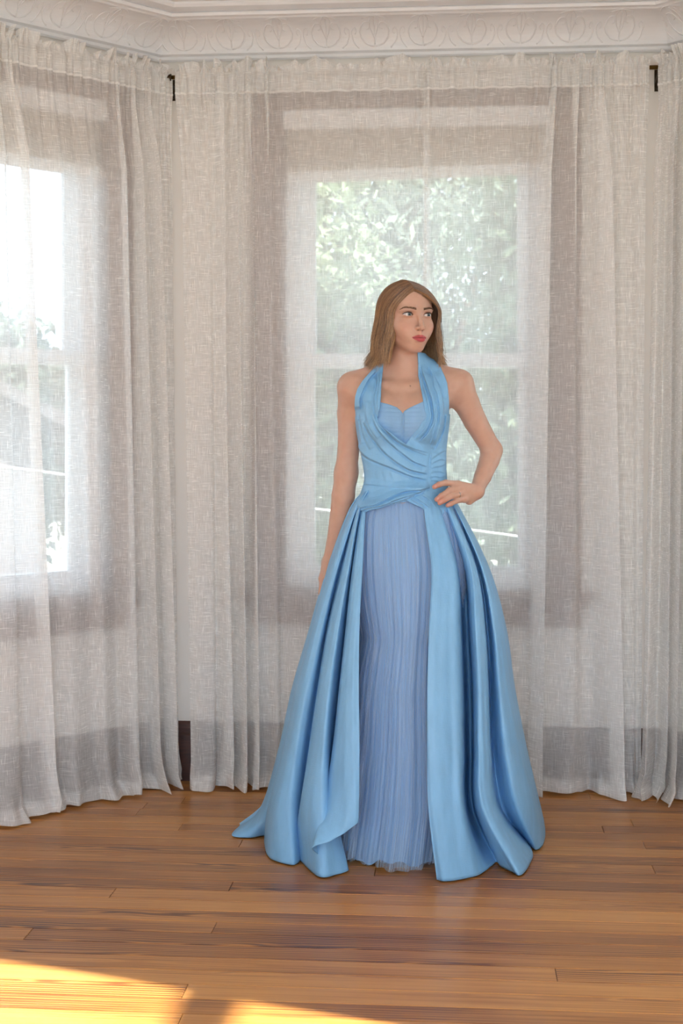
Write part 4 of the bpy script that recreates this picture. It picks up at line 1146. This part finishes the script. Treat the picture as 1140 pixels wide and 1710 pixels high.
GARMENT = [(645,588),(642,604),(640,620),(637,640),(636,660),(634,680),(631,690),(630,700),(632,707),(640,715),(652,723),(664,732),(672,738),(677,742),(680,737),(689,725),(697,716),(702,707),(709,699),(710,692),(708,686),(706.5,673),(704,653),(700,626),(700,606),(699,586),
           (718,586),(738,608),(744,624),(748.6,638),(750,653),(752,675),(753,690),(768,694),(900,696),(900,880),(735,880),(722,872),(712,862),(708,852),(700,846),(690,842),(681,838),(670,839),(655,843),(640,847),(625,851),(612,856),(602,862),(585,880),(420,880),(420,706),(575,706),(588,700),(594,694),(592,680),(593,661),(597,648),(606,634),(619,619),(629,606),(632,588)]
gx = axis([(W(575, 700).x, W(770, 700).x, .0016)]); gy = axis([(D0 - .150, D0 - .02, .0020), (D0 - .02, D0 + .15, .0050)]); gz = axis([(W(0, 888).z, W(0, 580).z, .0016)])
GF = Field(gx, gy, gz); add_torso(GF)
X2, Z2 = np.meshgrid(gx, gz, indexing='ij'); pxm, pym = px_of(X2, np.full_like(X2, D0 - 0.085), Z2)
hm = np.maximum(bodice_height(pxm, pym)*1.8, -0.0035); hm = hm[:, None, :]
front_w = np.clip((D0 + 0.01 - gy)/0.03, 0, 1)[None, :, None]
clip2 = poly_sd(pxm, pym, GARMENT)*0.00178
clip_f = clip2[:, None, :]
back_clip = (gz - W(0, 716).z)[None, None, :]
yy3 = gy[None, :, None]
clip3 = np.where(yy3 < D0 + 0.045, clip_f, np.maximum(back_clip, np.minimum(clip_f, 0.02)))
ST = GF.F.copy()
GF.F = np.maximum(ST - (0.0065 + hm*front_w), clip3).astype(np.float32)
nb = [(636, 609, .030), (640, 603, .060), (656, 598, .088), (676, 596, .096), (698, 598, .086), (712, 603, .056), (716, 609, .026)]
for a, b in zip(nb, nb[1:]): GF.cone(W(*a), W(*b), 0.012, 0.012, 0.006)
gV, gQ = GF.mesh()
gown = adopt(mesh_obj('gown', gV, gQ, M['satin'], None, True), person); gown['label'] = 'pale blue taffeta gown with crossed pleated halter bodice'

# ruched insert with a sweetheart edge
SWEET = [(618,668),(634,671.5),(650,675.5),(662,680),(669,686),(672,691),(675,686),(684,680.5),(695,675.5),(706,670.5),(724,668),(724,775),(618,775)]
RF = Field(gx, gy, gz)
ruc = np.abs(pxm - 672.5); ruche = 0.0010*np.abs(np.sin((pym - 0.16*ruc + 0.0025*ruc**2)*math.pi/7.0 + 0.6*np.sin(pxm*0.11)))**0.7
ruche = ruche - 0.0030*np.exp(-((pxm - 672.3)/1.6)**2)
rc = poly_sd(pxm, pym, SWEET)*0.00178
RF.F = np.maximum(np.maximum(ST - (0.0030 + ruche[:, None, :]), rc[:, None, :]), (gy - D0)[None, :, None]).astype(np.float32)
rV, rQ = RF.mesh(); del ST, GF
ins = sub(mesh_obj('bust_insert', rV, rQ, M['ruche'], None, True), gown); ins['label'] = 'ruched pale blue tulle bust insert with a sweetheart edge'

# skirt -------------------------------------------------------------------
YL = [812, 850, 950, 1050, 1150, 1250, 1350]          # picture heights of the rib stations, then the hem
def on_floor(px, py):
    d = F_PX*CAM_H/(py - CY); return ((px - CX)/F_PX*d, d, 0.004)
# half widths of the skirt at the stations (silhouette)
SIL_L = [611, 586, 545, 516, 487, 465, 434]; SIL_R = [742, 766, 817, 845, 859, 879, 902]
def dy_base(px, i):
    c = (SIL_L[i] + SIL_R[i])/2; a = (SIL_R[i] - SIL_L[i])/2; t = min(1, abs(px - c)/a)
    F_ = [.070, .100, .168, .205, .230, .252, .272][i]; cen = [.012, .018, .035, .05, .065, .085, .105][i]
    return cen - (F_ + cen)*math.sqrt(max(0, 1 - t*t))
def rib(xs_, offs, hem):
    xs_ = [xs_[0] + (12 if xs_[0] < 613 else (-9 if xs_[0] > 738 else 0))] + list(xs_[1:])
    P = [W(x, YL[i], dy_base(x, i) + offs*1.35*[.10, .25, .6, .85, 1, 1.1, 1.15][i]) for i, x in enumerate(xs_)]
    P.append(Vector(hem)); return P
def hem_free(px, py, dy): return tuple(W(px, py, dy))
LEFT = [
    rib([612, 611, 605, 600, 599, 600, 599], -.012, hem_free(598, 1373, -.275)),
    rib([611, 608, 598, 590, 587, 585, 583], -.020, hem_free(575, 1391, -.292)),
    rib([610, 605, 592, 582, 573, 566, 556], -.012, hem_free(548, 1406, -.300)),
    rib([609.5, 604, 588, 577, 566, 555, 538], .012, hem_free(521, 1418, -.305)),
    rib([609, 604, 590, 579, 571, 563, 556], .080, on_floor(560, 1446)),
    rib([608.5, 603, 588, 577, 566, 556, 560], .070, on_floor(582, 1455)),
    rib([608, 601, 584, 568, 555, 547, 548], -.002, on_floor(560, 1463)),
    rib([607.5, 600, 581, 563, 548, 538, 530], -.022, on_floor(534, 1467)),
    rib([607, 598, 577, 555, 538, 525, 510], -.012, on_floor(508, 1446)),
    rib([606.8, 597, 572, 548, 531, 516, 500], .018, on_floor(490, 1424)),
    rib([606.5, 596, 568, 545, 530, 516, 505], .070, on_floor(503, 1434)),
    rib([606, 595, 564, 540, 520, 503, 490], .012, on_floor(492, 1446)),
    rib([605.5, 592, 558, 530, 507, 488, 466], -.014, on_floor(466, 1442)),
    rib([605, 589, 552, 523, 497, 476, 452], -.006, on_floor(447, 1431)),
    rib([604.5, 587, 550, 521, 494, 473, 447], .020, on_floor(441, 1408)),
    rib([604, 586, 550, 520, 494, 474, 452], .050, on_floor(443, 1398)),
    rib([603.5, 584, 547, 518, 490, 468, 440], .060, on_floor(414, 1401)),
    rib([603, 583, 545, 516, 487, 465, 434], .075, on_floor(387, 1397)),
    rib([603.5, 585, 548, 519, 491, 470, 436], .120, on_floor(400, 1381)),
]
RIGHT = [
    rib([712, 708, 720, 716, 713, 713, 715], -.016, on_floor(729, 1471)),
    rib([716, 715, 727, 726, 725, 727, 730], -.022, on_floor(743, 1474)),
    rib([722, 724, 745, 747, 749, 752, 754], -.018, on_floor(768, 1471)),
    rib([728, 734, 761, 766, 769, 771, 774], -.004, on_floor(800, 1463)),
    rib([731, 739, 767, 773, 777, 779, 782], .140, on_floor(818, 1450)),
    rib([733, 743, 774, 782, 787, 789, 792], .150, on_floor(829, 1442)),
    rib([735, 745, 777, 785, 790, 791, 794], .040, on_floor(836, 1449)),
    rib([737, 749, 784, 792, 797, 798, 803], -.012, on_floor(854, 1458)),
    rib([739, 752, 790, 801, 806, 808, 815], -.018, on_floor(871, 1463)),
    rib([741, 755, 795, 809, 814, 817, 828], .004, on_floor(889, 1434)),
    rib([742, 756, 797, 811, 817, 821, 836], .080, on_floor(884, 1412)),
    rib([743, 758, 800, 816, 821, 826, 844], .075, on_floor(880, 1409)),
    rib([744, 760, 804, 823, 832, 843, 864], -.004, on_floor(893, 1421)),
    rib([746, 762, 808, 831, 845, 862, 886], -.010, on_floor(903, 1417)),
    rib([748, 765, 813, 839, 852, 871, 896], .004, on_floor(908, 1408)),
    rib([750, 767, 816, 844, 858, 878, 902], .030, on_floor(910, 1393)),
    rib([752, 768, 817, 845, 859, 879, 903], .075, on_floor(908, 1378)),
    rib([751, 767, 815, 842, 856, 875, 897], .130, on_floor(897, 1364)),
]
for r_i in LEFT[4:]: r_i[1].y -= 0.014
BACK = []
nbk = 15
zst = [W(670, y, .1).z for y in YL] + [0.004]
for k in range(1, nbk):
    th = math.pi*(0.08 + 0.84*k/nbk); P = []
    for i in range(8):
        j = min(i, 6); c = ((SIL_L[j] + SIL_R[j])/2 - CX)/F_PX*(D0 + .06); a = (SIL_R[j] - SIL_L[j])/2*D0/F_PX*0.97
        b = [.085, .12, .17, .21, .25, .29, .33, .36][i]; cy_ = [.02, .03, .05, .07, .09, .11, .13, .14][i]
        if i == 7: c = (649 - CX)/F_PX*4.36; a = 0.468
        wv = (1 + 0.07*(-1)**k*[0, .2, .5, .7, .9, 1, 1.1, 1.2][i])
        P.append(Vector((c + a*wv*math.cos(th), D0 + cy_ + b*wv*math.sin(th), zst[i])))
    BACK.append(P)
ribs = LEFT[::1] + BACK[::-1] + RIGHT[::-1]
RA = np.array([[list(p) for p in r] for r in ribs])                    # (nrib, 8, 3)
NU, NV = 430, 90
# densify along the ribs, then across them
RV = np.stack([catmull(RA[i], NV) for i in range(len(RA))])            # (nrib, NV, 3)
S = catmull(RV.reshape(len(RA), -1), NU).reshape(NU, NV, 3)
S[..., 2] = np.maximum(S[..., 2], 0.004)
# soft creasing of the taffeta along the folds
uu = np.linspace(0, 1, NU)[:, None]; vv_ = np.linspace(0, 1, NV)[None, :]
cr = (np.sin(uu*260 + 3*np.sin(vv_*5 + uu*40)) * 0.5 + np.sin(uu*410 + 2*np.sin(vv_*8))*0.4)*0.0018*np.clip(vv_*6, 0, 1)
S[..., 1] += cr
flat = S.transpose(1, 0, 2).reshape(-1, 3)
over = sub(mesh_obj('overskirt', flat, grid_faces(NV, NU), M['satin'], None, True), gown); over['label'] = 'pale blue taffeta overskirt open at the front, trailing on the floor'
sol = over.modifiers.new('thickness', 'SOLIDIFY'); sol.thickness = 0.0012; sol.offset = 0

# inner skirts: plain lining, then two layers of pleated tulle
def ring_skirt(name, hem_in, npl, amp, mat, seed, label, zhem, sharp=1.0):
    r = np.random.default_rng(seed); NUi, NVi = 720, 70
    th = np.linspace(0, 2*math.pi, NUi, endpoint=False)
    kk = r.integers(int(npl*0.6), int(npl*1.5), 7); ph = r.random(7)*6.28; am = r.random(7)*0.6 + 0.4
    out = []; uvs = []
    zt = W(0, 822, -.1).z
    for j in range(NVi):
        v = j/(NVi - 1); z = zt + (zhem - zt)*v
        py = CY + (CAM_H - z)/4.15*F_PX
        lf = np.interp(py, YL + [1455], SIL_L + [420]); rt = np.interp(py, YL + [1455], SIL_R + [890])
        cx_ = ((lf + rt)/2 - CX)/F_PX*D0; a = ((rt - lf)/2*D0/F_PX - 0.012)*(1 - 0.51*min(1, max(0, v - 0.07)*3)) - hem_in*v
        Fb = np.interp(py, YL + [1455], [.078, .100, .150, .178, .196, .210, .220, .228]); cn = np.interp(py, YL + [1455], [.012, .018, .035, .05, .065, .085, .105, .12])
        b = (Fb + cn) - 0.006 - hem_in*(0.30 + 0.70*v)
        wv = sum(m*np.sin(k*th + p + 0.35*np.sin(2*th + q*3)*v*2) for k, m, p, q in zip(kk, am, ph, ph))/3.0
        wv = np.sign(wv)*np.abs(wv)**sharp
        f = amp*(0.22 + 0.78*v**0.8)*wv
        x = cx_ + (a + f)*np.sin(th); y = D0 + cn - (b + f)*np.cos(th)
        zz = np.full(NUi, z) + (0.010*np.sin(5*th + seed) + 0.006*np.sin(17*th))*max(0, (v - 0.9)/0.1)
        out.append(np.stack([x, y, np.maximum(zz, 0.004)], -1)); uvs.append(np.stack([th*0.35, np.full(NUi, z)], -1))
    o = mesh_obj(name, np.concatenate(out), grid_faces(NVi, NUi, True), mat, None, True, uv=np.concatenate(uvs) + seed)
    sub(o, gown)
    if label: o['label'] = label
    return o
ring_skirt('lining_skirt', 0.035, 16, 0.012, M['under'], 21, 'plain blue lining under the tulle', 0.012)
ring_skirt('tulle_skirt', 0.016, 34, 0.017, M['tulle'], 22, 'sheer pleated pale blue tulle skirt front', 0.010, 0.9)
ring_skirt('tulle_skirt', 0.004, 46, 0.018, M['tulle'], 23, 'sheer pleated pale blue tulle skirt front', 0.008, 0.9)
